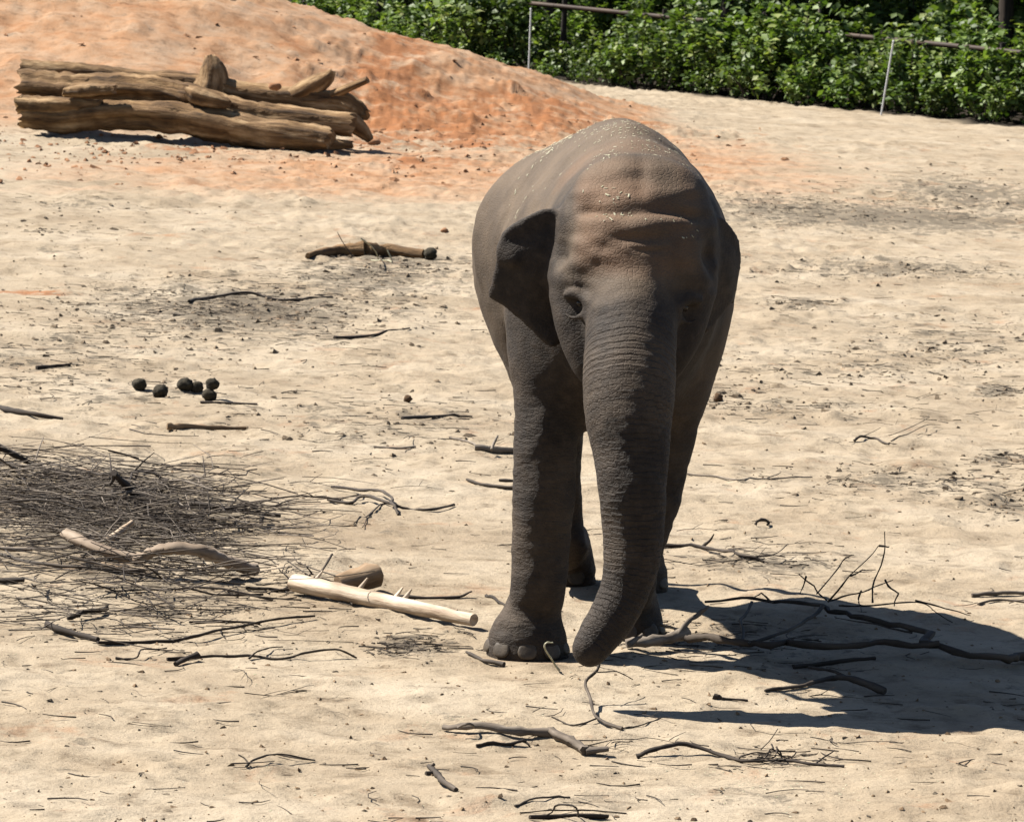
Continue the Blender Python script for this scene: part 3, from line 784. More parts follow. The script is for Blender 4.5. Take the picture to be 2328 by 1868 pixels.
# the big weathered log lying at the foot of the mound (several joined limbs)
def big_log():
    A = gp(48, 292); B = gp(830, 352)
    Yl, Yr = A[1]-0.35, B[1]-0.2
    def P(px, py, t): return E(px, py, Yl + (Yr-Yl)*t)
    rt = empty('fallen_log', (float((A[0]+B[0])/2), float((A[1]+B[1])/2), float(terr((A[0]+B[0])/2, (A[1]+B[1])/2))))
    tag(rt, 'large weathered split log with stubby broken limbs lying below the red mound', 'log')
    s_ = 10200/((Yl+Yr)/2)
    def logtube(C, R, sides, seed, amp=1.0):
        v, f, u = tube(C, R, sides, 0.0, True, seed)
        nb = len(C)*sides; v = np.array(v[:nb]).reshape(len(C), sides, 3); u = np.array(u)
        sarc = u[:nb, 0].reshape(len(C), sides); th = np.tile(np.linspace(0, 2*np.pi, sides, endpoint=False), (len(C), 1))
        cx2, sy2 = np.cos(th), np.sin(th)
        big = noise3(cx2*1.3+seed, sy2*1.3, sarc*1.6); groove = noise3(cx2*4.5+seed, sy2*4.5, sarc*0.8+3); fine = noise3(cx2*8, sy2*8+seed, sarc*4)
        k = 1 + amp*(0.17*big - 0.45*np.maximum(0, groove-0.05) + 0.10*fine)
        v = C[:, None, :3] + (v-C[:, None, :3])*k[:, :, None]
        tt = (C[1]-C[0])/np.linalg.norm(C[1]-C[0]); te = (C[-1]-C[-2])/np.linalg.norm(C[-1]-C[-2])
        v[0] += tt*(0.06*groove[0]*R[0]/0.2)[:, None]*1.5; v[-1] += te*(0.08*groove[-1]*R[-1]/0.2)[:, None]*1.5
        return np.vstack([v.reshape(-1, 3), v[0], v[-1]]), f, u
    def part(name, pts, sides=12, jit=0.10, m='log', wob_=0.015):
        C = catmull(np.array([[*P(a, b, a/840.0)+np.array([0, dy, 0]), r/s_] for a, b, r, dy in pts]), 9)
        seedc[0] += 1
        rr = np.random.default_rng(seedc[0])
        R = C[:, 3]*(1+(0.01 if 'stub' in name else 0.035)*rr.normal(size=len(C)))
        mb = MB().add(logtube(C[:, :3], R, sides*2, seedc[0], 0.35 if 'stub' in name else 1.0))
        o = mb.build(name, MAT[m]); under(o, rt); return o
    part('lower_trunk', [(55, 262, 32, 0), (150, 266, 34, 0), (260, 258, 33, 0), (380, 264, 33, 0), (480, 280, 36, 0), (580, 300, 34, 0), (680, 310, 30, 0), (752, 318, 24, 0)])
    part('upper_trunk', [(42, 200, 34, 0.30), (140, 206, 40, 0.30), (260, 206, 40, 0.30), (380, 214, 36, 0.28), (470, 236, 33, 0.28), (580, 262, 28, 0.28), (690, 275, 26, 0.28), (805, 286, 27, 0.28)])
    part('rear_limb', [(40, 165, 24, 0.62), (170, 170, 24, 0.62), (300, 186, 24, 0.62), (430, 196, 28, 0.62), (560, 220, 26, 0.62), (690, 238, 27, 0.62), (780, 244, 27, 0.6), (825, 275, 20, 0.6)])
    part('broken_stub', [(468, 214, 46, 0.6), (476, 186, 36, 0.6), (474, 158, 28, 0.6), (468, 132, 12, 0.6)], jit=0.06)
    part('broken_stub', [(640, 232, 16, 0.6), (700, 205, 24, 0.6), (735, 185, 19, 0.6), (752, 168, 8, 0.6)], jit=0.06)
    part('broken_stub', [(750, 222, 11, 0.55), (790, 204, 10, 0.5), (832, 186, 8, 0.45)], 8)
    part('split_slab', [(150, 208, 12, -0.15), (200, 204, 17, -0.15), (262, 202, 13, -0.12)], 8)
    part('split_slab', [(45, 236, 22, -0.05), (120, 240, 24, -0.05), (232, 240, 14, -0.05)], 8)
    part('broken_stub', [(700, 318, 16, 0.05), (745, 328, 14, 0.1), (800, 332, 9, 0.2)], 8)
    part('broken_stub', [(795, 280, 22, 0.35), (818, 300, 18, 0.4), (838, 322, 10, 0.45)], 8)
    part('root_flare', [(425, 208, 15, 0.1), (460, 222, 20, 0.05), (520, 236, 12, 0.05)], 8)
big_log()

# peeled log with its knots
mb = MB(); C = limb(mb, [(668, 1350, 0), (760, 1362, 0), (880, 1392, 0), (980, 1412, 0), (1074, 1430, 0)], 0.050, 0.033, 12, 0.0015, 0.06, rn=0.03, straight=True)
pl = tag(mb.build('peeled_log', MAT['pale']), 'pale peeled log lying on the sand beside the elephant\'s front foot', 'log')
for i, (fx, up_, ln) in enumerate(((0.13, 1, 0.05), (0.30, -1, 0.05), (0.36, 1, 0.06), (0.55, 1, 0.05), (0.62, 1, 0.05), (0.64, -1, 0.05), (0.86, -1, 0.04))):
    c = C[int(fx*(len(C)-1))]; d = np.array([0.5, -0.4*(up_ < 0), 0.75 if up_ > 0 else 0.25]); d /= np.linalg.norm(d)
    q = MB().add(tube([c, c+d*0.03, c+d*(0.035+ln)], [0.016, 0.011, 0.004], 6, 0.2, True, i)).build('knot_stub', MAT['pale'], pl)
stick('wood_chunk', 'short tan cut chunk of wood propped behind the pale peeled log', 'wood', [([(768, 1352, 0.0), (858, 1330, 0.03)], 0.060, 0.066)], 'tanw', sides=10, wobble=.001, rn=.03)
stick('dark_stick', 'dark stick reaching from the tan wood chunk toward the elephant', 'stick', [([(838, 1359), (930, 1362), (1030, 1360), (1075, 1346, .02)], 0.013, 0.005)], 'dark')
# brush pile, larger pieces
stick('bent_branch', 'thick bent pale tan branch arching over the front of the brush pile', 'branch',
      [([(150, 1229, .10), (226, 1260, .08), (310, 1284, .05)], 0.034, 0.030), ([(308, 1284, .05), (345, 1268, .09), (392, 1258, .12), (458, 1266, .10), (512, 1288, .05), (578, 1312, .0)], 0.028, 0.038)], 'bleach', sides=9, rn=.10)
stick('wood_shard', 'short pale shard of wood sticking up from the brush pile', 'wood', [([(247, 1236, .02), (300, 1192, .10)], 0.022, 0.016)], 'pale')
stick('dark_stick', 'straight dark stick with a stub lying along the far side of the brush pile', 'stick', [([(427, 1156, .03), (450, 1150, .05), (540, 1164, .04), (634, 1176, .01)], 0.018, 0.012), ([(598, 1172, .03), (588, 1200, 0)], 0.014, 0.008)], 'dark')
stick('dark_stick', 'dark stick leaning upright out of the brush pile', 'stick', [([(258, 1082, .22), (296, 1118, .12), (340, 1162, .02)], 0.020, 0.024), ([(258, 1082, .22), (252, 1104, .12)], .016, .008)], 'dark')
stick('dark_stick', 'dark slanting stick at the upper edge of the brush pile', 'stick', [([(-10, 1022, .15), (50, 1048, .08), (92, 1070, .02)], 0.022, 0.018)], 'dark')
stick('dark_stick', 'thin dark stick ending in the brush pile beside the slanting stick', 'stick', [([(-10, 1054, .03), (66, 1066, .02)], 0.014, 0.012)], 'dark')
stick('long_twig', 'long pale curved twig sweeping along the front of the brush pile', 'twig', [([(-10, 1252, .06), (60, 1252, .06), (150, 1248, .07), (232, 1232, .07)], 0.013, 0.007)], 'grey')
stick('long_twig', 'second long twig lying flat below the bent tan branch', 'twig', [([(-10, 1262, .02), (80, 1284, .02), (190, 1294, .02), (330, 1302, .01)], 0.014, 0.008)], 'twig')
stick('dark_stick', 'stubby dark stick lying alone in front of the brush pile', 'stick', [([(156, 1412), (190, 1396, .02), (245, 1390)], 0.012, 0.016)], 'dark')
stick('dark_stick', 'short blackened stick with a pale broken end on open sand', 'stick', [([(108, 1426, .02), (160, 1444, .01), (222, 1460)], 0.020, 0.013)], 'dark')
stick('dark_stick', 'small dark stick end at the pile\'s lower margin', 'stick', [([(-10, 1326), (55, 1324)], 0.016, 0.013)], 'dark')
stick('forked_twig', 'forked twig reaching toward the peeled log from the brush pile', 'twig', [([(560, 1340), (640, 1346), (690, 1326), (722, 1316, .03), (757, 1262, .10)], 0.010, 0.006), ([(640, 1346), (700, 1310, .05), (712, 1308, .05), (704, 1290, .09)], .007, .004), ([(712, 1316, .03), (760, 1324, .02)], .007, .004)], 'dark')
stick('long_twig', 'long thin twig curving from open sand up to the peeled log', 'twig', [([(224, 1466), (383, 1460), (450, 1448, .02), (512, 1434, .02), (612, 1412, .02), (714, 1402, .01)], 0.010, 0.006), ([(500, 1436, .01), (512, 1452)], .006, .003)], 'dark')
stick('long_twig', 'thin arching twig with a drooping tip on open sand', 'twig', [([(380, 1500), (510, 1494), (638, 1500), (690, 1486, .02), (765, 1479, .03), (811, 1498)], 0.008, 0.004), ([(560, 1496), (600, 1478, .02), (640, 1470)], .005, .003)], 'twig')
stick('dark_stick', 'dark straight twig beside the curved long twig', 'twig', [([(434, 1416), (520, 1416), (592, 1420)], 0.007, 0.006)], 'dark')
stick('dark_stick', 'short black stub of wood lying slantwise on bare sand', 'stick', [([(398, 1514), (448, 1496, .01)], 0.012, 0.016)], 'dark')
stick('forked_twig', 'thin bent twig with a squared kink on bare sand', 'twig', [([(258, 1500), (306, 1500), (322, 1480, .03), (380, 1477)], .006, .004)], 'twig')
stick('forked_twig', 'slender Y-tipped twig arching over bare smooth sand', 'twig', [([(560, 1748), (566, 1735, .01), (600, 1722, .02), (640, 1716, .03), (714, 1732)], .006, .003), ([(566, 1735, .01), (543, 1720, .03)], .004, .003)], 'twig')
stick('grey_stick', 'pale grey stick with dark underside lying alone behind the brush pile', 'stick', [([(380, 976), (420, 978), (556, 976)], 0.024, 0.012)], 'tanw')
stick('dark_stick', 'dark stick lying level with the heap of dung balls', 'stick', [([(-10, 930), (60, 944), (140, 956)], 0.022, 0.014)], 'dark')
stick('dark_stick', 'short dark stick lying beyond the dung balls', 'stick', [([(82, 840), (160, 832)], 0.016, 0.013)], 'dark')
stick('long_twig', 'long dark wavy branch lying on the grey litter', 'branch', [([(430, 690), (468, 681), (566, 668, .03), (623, 684), (690, 682), (755, 678)], 0.016, 0.010)], 'dark')
stick('long_twig', 'dark twig at the end of the grey litter near the elephant\'s flank', 'twig', [([(760, 772), (842, 766), (930, 748)], 0.014, 0.008)], 'dark')
stick('dark_stick', 'thin dark stick on the sand just beyond the stacked dung balls', 'stick', [([(455, 917), (587, 921)], 0.010, 0.006)], 'dark')
stick('long_twig', 'straight twig lying on sand past the small brown dung ball', 'twig', [([(915, 955), (1000, 948), (1075, 950)], 0.012, 0.006)], 'twig')
stick('broken_branch', 'broken dark branch with a white splinter lying behind the elephant\'s front leg', 'branch', [([(1080, 1024), (1130, 1030), (1230, 1034)], 0.024, 0.026), ([(1118, 1026, .03), (1128, 994, .10)], .012, .008), ([(1020, 998), (1050, 1004), (1090, 1022)], .010, .008)], 'grey')
stick('curved_stick', 'curved grey stick passing behind the elephant\'s front leg', 'stick', [([(1063, 1094), (1110, 1108), (1190, 1114)], 0.010, 0.013)], 'twig')
stick('dark_stick', 'short dark stick touching the front leg above the curved stick', 'stick', [([(1135, 1094), (1190, 1096)], 0.009, 0.009)], 'dark')
stick('forked_twig', 'sprawling forked twig lying on the sand behind the peeled log', 'twig',
      [([(756, 1110), (830, 1118, .02), (862, 1119, .03), (886, 1132, .03), (892, 1150, .02), (902, 1172)], .009, .010),
       ([(746, 1140), (797, 1147), (830, 1130, .02), (885, 1146, .01), (932, 1162), (967, 1163), (1034, 1150)], .010, .007),
       ([(770, 1138), (815, 1126, .02), (826, 1130)], .005, .005), ([(880, 1150), (840, 1172), (800, 1192)], .006, .003), ([(838, 1176), (828, 1204)], .004, .003)], 'twig', wobble=0.006)
stick('thin_twig', 'thin spindle-shaped twig lying on bare sand behind the forked twig', 'twig', [([(848, 1018), (900, 1021), (944, 1018)], .006, .009)], 'grey')
# round the elephant's feet
stick('forked_twig', 'thin forked twig standing up in front of the elephant\'s trunk tip', 'twig',
      [([(1413, 1660), (1356, 1636, .01), (1343, 1590, .04), (1335, 1552, .08), (1361, 1517, .13), (1375, 1472, .20)], 0.008, 0.006),
       ([(1356, 1636, .01), (1318, 1650), (1285, 1646), (1258, 1632, .02)], .005, .003), ([(1356, 1530, .12), (1400, 1528, .10), (1440, 1546, .06)], .003, .002), ([(1413, 1658), (1460, 1650), (1500, 1632)], .004, .002)], 'twig', wobble=0.003)
stick('grass_stem', 'pale looped stem bent over the toes of the front foot', 'stem', [([(1270, 1526), (1252, 1498, .05), (1238, 1472, .10), (1243, 1462, .12), (1256, 1462, .11)], .005, .003)], 'straw', wobble=0.001)
stick('small_stick', 'small stick lying against the outer toe of the front foot', 'stick', [([(1060, 1486), (1092, 1504), (1144, 1516)], .006, .011)], 'twig')
stick('small_stick', 'short twig pointing at the ankle of the front foot', 'stick', [([(1102, 1358), (1130, 1370), (1166, 1390)], .009, .007)], 'dark')
stick('lit_branch', 'grey forked branch end lying in sun between front foot and shadow', 'branch',
      [([(1424, 1474), (1470, 1470, .02), (1529, 1462, .03), (1560, 1448, .05)], .024, .030), ([(1430, 1470, .03), (1458, 1444, .07)], .016, .007), ([(1530, 1462, .03), (1564, 1422, .10), (1590, 1398, .14), (1612, 1382, .17)], .016, .007), ([(1556, 1450, .05), (1540, 1434, .06), (1505, 1424, .06)], .010, .006)], 'grey', sides=9)
fl = empty('fallen_limb', tuple(gp(1900, 1440)))
tag(fl, 'large dead fallen limb with upright bare twigs lying across the elephant\'s shadow', 'branch')
def limb_part(name, path, ra, rb, m='dark', sides=8, wobble=0.012):
    mb = MB(); limb(mb, path, ra, rb, sides, wobble); o = mb.build(name, MAT[m]); under(o, fl); return o
limb_part('main_stem', [(2400, 1496, .0), (2328, 1502, .01), (2252, 1508, .01), (2132, 1478, .03), (2072, 1440, .07), (1960, 1414, .07), (1865, 1392, .07), (1780, 1374, .06), (1701, 1370, .04), (1615, 1376, .02)], 0.026, 0.006, sides=10, wobble=.022)
limb_part('side_branch', [(2132, 1478, .03), (1990, 1470, .05), (1880, 1474, .05), (1787, 1470, .06), (1701, 1474, .05), (1607, 1462, .05), (1540, 1462, .03)], 0.017, 0.022, sides=9, wobble=.018)
limb_part('side_branch', [(1700, 1372, .05), (1690, 1420, .06), (1700, 1472, .05)], 0.008, 0.010)
limb_part('side_branch', [(1865, 1392, .07), (1800, 1430, .08), (1700, 1470, .06)], 0.010, 0.009)
for p in ([(1880, 1368, .08), (1930, 1310, .22), (1998, 1242, .36)], [(1981, 1372, .05), (2000, 1290, .22), (2016, 1210, .40)], [(1886, 1368, .08), (1960, 1346, .15), (2030, 1320, .22)], [(1884, 1368, .08), (1850, 1336, .15), (1822, 1306, .22)],
          [(1908, 1380, .06), (1990, 1378, .08), (2080, 1369, .08), (2120, 1388, .05), (2158, 1418, .0)], [(2080, 1369, .08), (2150, 1384, .05), (2206, 1402, .01)], [(1998, 1244, .36), (2024, 1246, .35)], [(1860, 1352, .1), (1910, 1290, .2), (1936, 1262, .27)],
          [(1960, 1346, .15), (1950, 1370, .08), (1960, 1392, .07)], [(1830, 1312, .2), (1826, 1350, .1)], [(2010, 1322, .2), (2036, 1352, .1), (2034, 1380, .02)], [(2072, 1440, .07), (1990, 1422, .1), (1900, 1404, .1)], [(1760, 1376, .05), (1730, 1352, .09), (1712, 1360, .05)], [(1930, 1312, .22), (1960, 1300, .24), (1990, 1296, .25)]):
    limb_part('twig', p, 0.0055, 0.0024, 'dark', 6, 0.005)
stick('shadowed_branch', 'forked branch lying in the lower part of the elephant\'s shadow', 'branch', [([(2012, 1580), (1938, 1552, .03), (1886, 1548, .02), (1830, 1562), (1736, 1574)], .020, .008), ([(1938, 1552, .03), (1900, 1530, .05), (1840, 1520, .02)], .010, .006), ([(1800, 1520), (1880, 1512), (1990, 1500)], .012, .010)], 'dark')
stick('long_branch', 'thin branch with an upright stub lying just behind the elephant\'s shadow', 'branch', [([(1500, 1244), (1590, 1247), (1680, 1264), (1740, 1280)], .012, .008), ([(1600, 1246), (1622, 1216, .08)], .008, .004), ([(1700, 1268), (1760, 1262, .03), (1790, 1240, .06)], .005, .003)], 'dark')
stick('grey_stick', 'grey stick pair lying beyond the fallen limb\'s thick end', 'stick', [([(2210, 1357), (2280, 1352), (2345, 1352)], .013, .013), ([(2222, 1376), (2270, 1366), (2345, 1372)], .008, .008)], 'grey')
stick('small_stick', 'small dark stick with a knob lying beside the trunk\'s shadow', 'stick', [([(1619, 1588), (1640, 1589)], .014, .010), ([(1636, 1589), (1705, 1594)], .007, .006)], 'dark')
stick('grey_stick', 'crooked grey stick with a stripped pale end before the trunk', 'stick', [([(1007, 1662), (1079, 1656, .02), (1165, 1668, .01), (1252, 1673)], .012, .018), ([(1248, 1672), (1290, 1690, .01), (1330, 1716)], .018, .021), ([(1328, 1716), (1382, 1708, .02)], .020, .012), ([(1040, 1660, .03), (1062, 1648, .05), (1080, 1656, .02)], .007, .006)], 'grey', sides=9)
stick('small_stick', 'small hooked twig lying under the crooked grey stick', 'stick', [([(1084, 1700), (1150, 1696), (1188, 1688, .01), (1201, 1698)], .009, .005)], 'dark')
stick('forked_twig', 'arched dark twig ending in a tangle beside the trunk shadow', 'twig', [([(1446, 1726), (1502, 1704, .02), (1563, 1695, .03), (1624, 1716, .01), (1681, 1732), (1767, 1732), (1854, 1740), (1922, 1744)], .011, .006),
      ([(1681, 1732), (1700, 1716, .03), (1740, 1714, .03), (1800, 1708, .02)], .005, .003), ([(1700, 1730), (1760, 1722, .02), (1766, 1700, .05), (1780, 1730)], .004, .004), ([(1854, 1740), (1898, 1706, .05)], .005, .003), ([(1730, 1706, .05), (1776, 1662, .10)], .003, .002), ([(1740, 1730), (1755, 1706, .03), (1790, 1726), (1810, 1712, .02)], .004, .003)], 'dark', wobble=.004)
stick('small_stick', 'short grey knobbly stick lying alone on bare sand', 'stick', [([(979, 1748), (1000, 1772), (1030, 1800)], .014, .012), ([(990, 1758), (972, 1762)], .010, .008), ([(982, 1750), (984, 1740, .02)], .009, .006)], 'twig')
stick('long_twig', 'straight thin twig lying beside the stick with a looped twig', 'twig', [([(1168, 1834), (1230, 1820), (1298, 1813)], .005, .004)], 'twig')
stick('forked_twig', 'dark stick with a thin looped twig over it on open sand', 'twig', [([(1206, 1864), (1290, 1860), (1382, 1862)], .010, .012), ([(1240, 1862), (1275, 1830, .05), (1310, 1842, .04), (1312, 1862)], .004, .004), ([(1180, 1850), (1300, 1842), (1420, 1850)], .003, .003)], 'dark')
stick('forked_twig', 'leafless forked sprig lying on pale sand to the elephant\'s left', 'twig', [([(1940, 1004), (1956, 994, .02), (1982, 1000), (2021, 1012)], .009, .007), ([(1982, 998), (2043, 984, .02), (2115, 950, .05)], .004, .002), ([(2028, 1004), (2100, 970, .04), (2140, 966, .02)], .004, .002), ([(1958, 994, .01), (2004, 974, .04)], .003, .002), ([(2010, 1010), (2040, 1010)], .005, .003)], 'twig', wobble=.003)
stick('long_twig', 'long thin grey twig lying on sand beside the hind legs', 'twig', [([(1560, 1080), (1628, 1086), (1677, 1092), (1751, 1089), (1845, 1086)], .006, .004), ([(1745, 1089), (1776, 1076, .02)], .004, .003)], 'grey')
stick('bark_curl', 'small arched curl of dark bark on bare sand', 'bark', [([(1717, 1196, 0), (1722, 1188, .02), (1736, 1184, .03), (1748, 1190, .01), (1744, 1195, 0)], .011, .009)], 'dark', wobble=.001)
stick('broken_log', 'short rotten log with hay draped over it lying in the litter', 'log', [([(700, 588), (770, 582), (830, 584)], .03, .085), ([(832, 584), (880, 582), (965, 588)], .075, .045)], 'log', sides=10)
stick('hay_stalks', 'pale hay stalks draped over the rotten log in the litter', 'hay', [([(820, 545, .22), (848, 566, .12), (862, 592, .0)], .008, .006), ([(880, 570, .10), (892, 598, 0)], .008, .006), ([(846, 594, 0), (892, 598, 0)], .009, .008)], 'straw')
stick('thin_twig', 'thin dark twig leaning up from the rotten log', 'twig', [([(800, 584, .04), (768, 528, .24)], .006, .003)], 'dark')

# ------------------------------------------------------------------ dung balls, clods
def lump(name, c, r, m, label, cat, group, seed, sq=0.9):
    rr = np.random.default_rng(seed); ph = rr.uniform(0, 9, 3)
    n = noise3(SV[:, 0]*2.2+ph[0], SV[:, 1]*2.2+ph[1], SV[:, 2]*2.2+ph[2])
    n2 = noise3(SV[:, 0]*6+ph[0], SV[:, 1]*6+ph[1], SV[:, 2]*6+ph[2])
    v = SV*(r*(1+0.24*n+0.12*n2))[:, None]*np.array([1, 1, sq]) + np.array(c)
    o = mesh_obj(name, v, SF, MAT[m]); return tag(o, label, cat, group)
for i, (px, py, r, up_) in enumerate(((317, 886, .042, 0), (364, 904, .047, 0), (420, 888, .046, 0), (448, 892, .040, 0), (476, 912, .044, 0))):
    g = gp(px, py)
    lump('dung_ball', g + np.array([0, 0, r*0.8]), r, 'dung', 'round dark dung ball resting on the sand in a small heap', 'dung', 'dung balls on the sand', 10+i)
    if i == 4:
        lump('dung_ball', g + np.array([0.012, 0.02, r*2.25]), 0.042, 'dung', 'dark dung ball stacked on top of another dung ball', 'dung', None, 31)
g = gp(927, 914); lump('dung_ball', g+np.array([0, 0, .02]), .026, 'rdung', 'single small reddish-brown dung ball on open sand', 'dung', None, 41)
g = gp(1632, 912); lump('dung_ball', g+np.array([0, 0, .022]), .03, 'rdung', 'brown dung ball lying on sand beside the elephant\'s hind leg', 'dung', None, 42)
g = gp(979, 590); lump('dung_ball', g+np.array([0, 0, .05]), .06, 'dung', 'dark dung ball at the end of the rotten log', 'dung', None, 43)
for i, (px, py, r) in enumerate(((625, 202, .07), (1010, 527, .035), (850, 330, .08), (395, 65, .10), (470, 78, .12), (90, 90, .14), (60, 60, .11), (705, 88, .06))):
    g = gp(px, py); lump('earth_clod', g+np.array([0, 0, r*0.35]), r, 'rclod', 'rough red earth clod lying on the mound slope', 'clod', 'red clods on the mound', 50+i, 0.65)

# ------------------------------------------------------------------ loose litter nobody could count
def frame_pts(n, dens=None):     # random ground points inside the field of view
    out = []
    while len(out) < n:
        px, py = random.uniform(-20, W+20), random.uniform(200, H+20)
        if random.random() > (0.15 + 0.85*(py/H)**0.5): continue
        out.append((px, py))
    return out
def cluster_pts(cl):
    out = []
    for px, py, sx, sy, n in cl:
        for _ in range(n): out.append((random.gauss(px, sx), random.gauss(py, sy)))
    return [p for p in out if p[1] > 175]
def flat_fast(P):
    P = np.array(P); d = fwd[None]*FPX + cright[None]*(P[:, :1]-W/2) - cup[None]*(P[:, 1:]-H/2)
    z = np.zeros(len(P))
    for _ in range(10):
        t = (z-CAM_H)/d[:, 2]; q = cam_pos + d*t[:, None]; z = 0.5*z + 0.5*terr(q[:, 0], q[:, 1])
    t = (z-CAM_H)/d[:, 2]; q = cam_pos + d*t[:, None]; q[:, 2] = terr(q[:, 0], q[:, 1])
    return q
def twig_stuff(name, pts, lmin, lmax, rmin, rmax, m, label, lift=0.0, tilt=0.1):
    Q = flat_fast(pts); mb = MB()
    for q in Q:
        L = random.uniform(lmin, lmax); a = random.gauss(0, 0.55) + (math.pi if random.random() < .5 else 0); r = random.uniform(rmin, rmax)
        d = np.array([math.cos(a), math.sin(a), 0])
        if random.random() < 0.25: d = np.array([math.cos(a*3), math.sin(a*3), 0])
        h0 = random.random()**2*lift; h1 = max(0, h0 + random.gauss(0, tilt*L))
        nseg = 4; P = []; b = random.gauss(0, .16)*L; nrm = np.array([-d[1], d[0], 0])
        for t in np.linspace(0, 1, nseg):
            p = q + d*(t-.5)*L + nrm*b*math.sin(math.pi*t) + nrm*random.gauss(0, .012)*L
            p[2] = max(p[2] + h0 + (h1-h0)*t, float(q[2])) + r*0.5
            P.append(p)
        mb.add(tube(P, np.linspace(r, r*.5, nseg), 3, 0.0, False))
    if mb.v:
        V = np.array(mb.v); g = terr(V[:, 0], V[:, 1]); V[:, 2] = np.maximum(V[:, 2], g-0.004); mb.v = list(V)
    o = mb.build(name, MAT[m]); return tag(o, label, 'twigs', kind='stuff')
def flake_stuff(name, pts, smin, smax, m, label, cat, thick=0.6):
    Q = flat_fast(pts); v = []; f = []
    base = np.array([(1, 0, 0), (-.3, .8, 0), (-.8, -.3, 0), (.1, -.7, 0), (.35, .2, .8), (-.35, -.05, .9), (0, 0, -.4)], float)
    fc = [(0, 1, 4), (1, 5, 4), (1, 2, 5), (2, 3, 5), (3, 4, 5), (3, 0, 4), (1, 0, 6), (2, 1, 6), (3, 2, 6), (0, 3, 6)]
    for q in Q:
        s = smin + (smax-smin)*random.random()**3; a = random.uniform(0, 6.3); o = len(v)
        k = np.array([random.uniform(.6, 1.6), random.uniform(.6, 1.2), thick*random.uniform(.6, 1.3)])
        p = base*k*s*(1+0.25*rng.normal(size=(7, 1)))
        c, si = math.cos(a), math.sin(a)
        p = np.stack([p[:, 0]*c-p[:, 1]*si, p[:, 0]*si+p[:, 1]*c, p[:, 2]], 1) + q + np.array([0, 0, s*thick*0.15])
        v += list(p); f += [[i+o for i in t] for t in fc]
    o = mesh_obj(name, np.array(v), f, MAT[m], smooth=False); return tag(o, label, cat, kind='stuff')

pile = [(60, 1125, 120, 36, 150), (230, 1145, 140, 40, 140), (420, 1190, 130, 46, 120), (120, 1215, 170, 48, 120), (360, 1260, 170, 50, 130), (250, 1380, 220, 40, 60)]
lit = [(560, 690, 170, 30, 520), (380, 690, 160, 30, 300), (800, 700, 90, 45, 200), (880, 610, 110, 14, 260), (200, 780, 170, 40, 220), (250, 850, 200, 30, 160), (860, 960, 200, 30, 160),
       (2000, 480, 240, 14, 500), (1800, 470, 90, 22, 200), (2220, 440, 90, 20, 200), (2000, 615, 160, 12, 240), (1810, 692, 45, 6, 60), (2180, 780, 110, 30, 130), (1950, 840, 180, 18, 120), (2270, 890, 40, 8, 60),
       (1800, 930, 130, 12, 90), (2050, 1095, 150, 16, 130), (2290, 1045, 40, 6, 50), (2290, 1130, 50, 20, 70), (1700, 1270, 110, 14, 110), (950, 1468, 55, 14, 130), (1600, 1470, 90, 25, 120), (1480, 1440, 60, 15, 50),
       (330, 1400, 200, 40, 200), (600, 1330, 80, 30, 120), (1760, 1724, 50, 10, 60), (130, 525, 60, 6, 60), (180, 460, 90, 6, 50), (1620, 900, 60, 12, 60)]
twig_stuff('brush_pile_twigs', cluster_pts(pile), 0.12, 0.65, 0.0018, 0.0045, 'twig', 'tangle of thin grey twigs making up the brush pile', 0.12, 0.12)
twig_stuff('pale_pile_twigs', cluster_pts([(a, b, c, d, n//2) for a, b, c, d, n in pile]), 0.12, 0.55, 0.0018, 0.004, 'grey', 'pale bleached twigs scattered through the brush pile', 0.17, 0.12)
twig_stuff('scattered_twigs', cluster_pts([(a, b, c*1.2, d*1.3, int(n*.5)) for a, b, c, d, n in lit]) + frame_pts(450), 0.03, 0.17, 0.0015, 0.004, 'twig', 'small dark twigs scattered over the sandy paddock', 0.015, 0.06)
flake_stuff('leaf_litter', cluster_pts([(a, b, c*1.25, d*1.4, int(n*1.5)) for a, b, c, d, n in lit]) + cluster_pts([(a, b, c, d, n//2) for a, b, c, d, n in pile]) + frame_pts(1200), 0.003, 0.016, 'chip', 'crumbs of dry leaf and bark litter strewn over the sand', 'litter', 0.35)
flake_stuff('trampled_clods', cluster_pts([(2000, 480, 260, 22, 420), (1800, 470, 90, 24, 160), (2230, 430, 100, 30, 220), (2000, 615, 170, 14, 220), (1810, 692, 50, 7, 60), (2180, 780, 120, 36, 120), (1950, 850, 190, 26, 150), (2270, 890, 45, 10, 50), (1800, 935, 150, 16, 90),
      (2050, 1095, 160, 20, 120), (2290, 1045, 45, 8, 50), (2290, 1140, 60, 24, 60), (560, 700, 190, 36, 500), (350, 710, 170, 40, 300), (860, 680, 100, 50, 220), (900, 600, 110, 16, 220), (200, 800, 200, 50, 260), (870, 960, 220, 40, 180), (250, 480, 220, 30, 160), (150, 570, 160, 40, 110), (1900, 400, 260, 50, 160), (1640, 905, 60, 14, 60), (2000, 760, 220, 120, 260)]),
      0.005, 0.030, 'churn', 'small dark clods of churned soil and litter strewn over the sand', 'soil', 0.55)
flake_stuff('soil_crumbs', frame_pts(2600), 0.003, 0.013, 'clod', 'small crumbs of dry soil strewn over the sand', 'soil', 0.7)
def mound_pts(n):
    out = []
    while len(out) < n:
        px, py = random.uniform(-20, 1350), random.uniform(0, 420)
        if py < (px-740)*0.36+14: continue
        out.append((px, py))
    return out
flake_stuff('red_soil_crumbs', mound_pts(900) + cluster_pts([(900, 330, 160, 40, 260), (1400, 330, 150, 40, 120), (400, 350, 180, 18, 160)]), 0.010, 0.055, 'rclod', 'crumbs of red earth strewn over the mound slope', 'soil', 0.6)
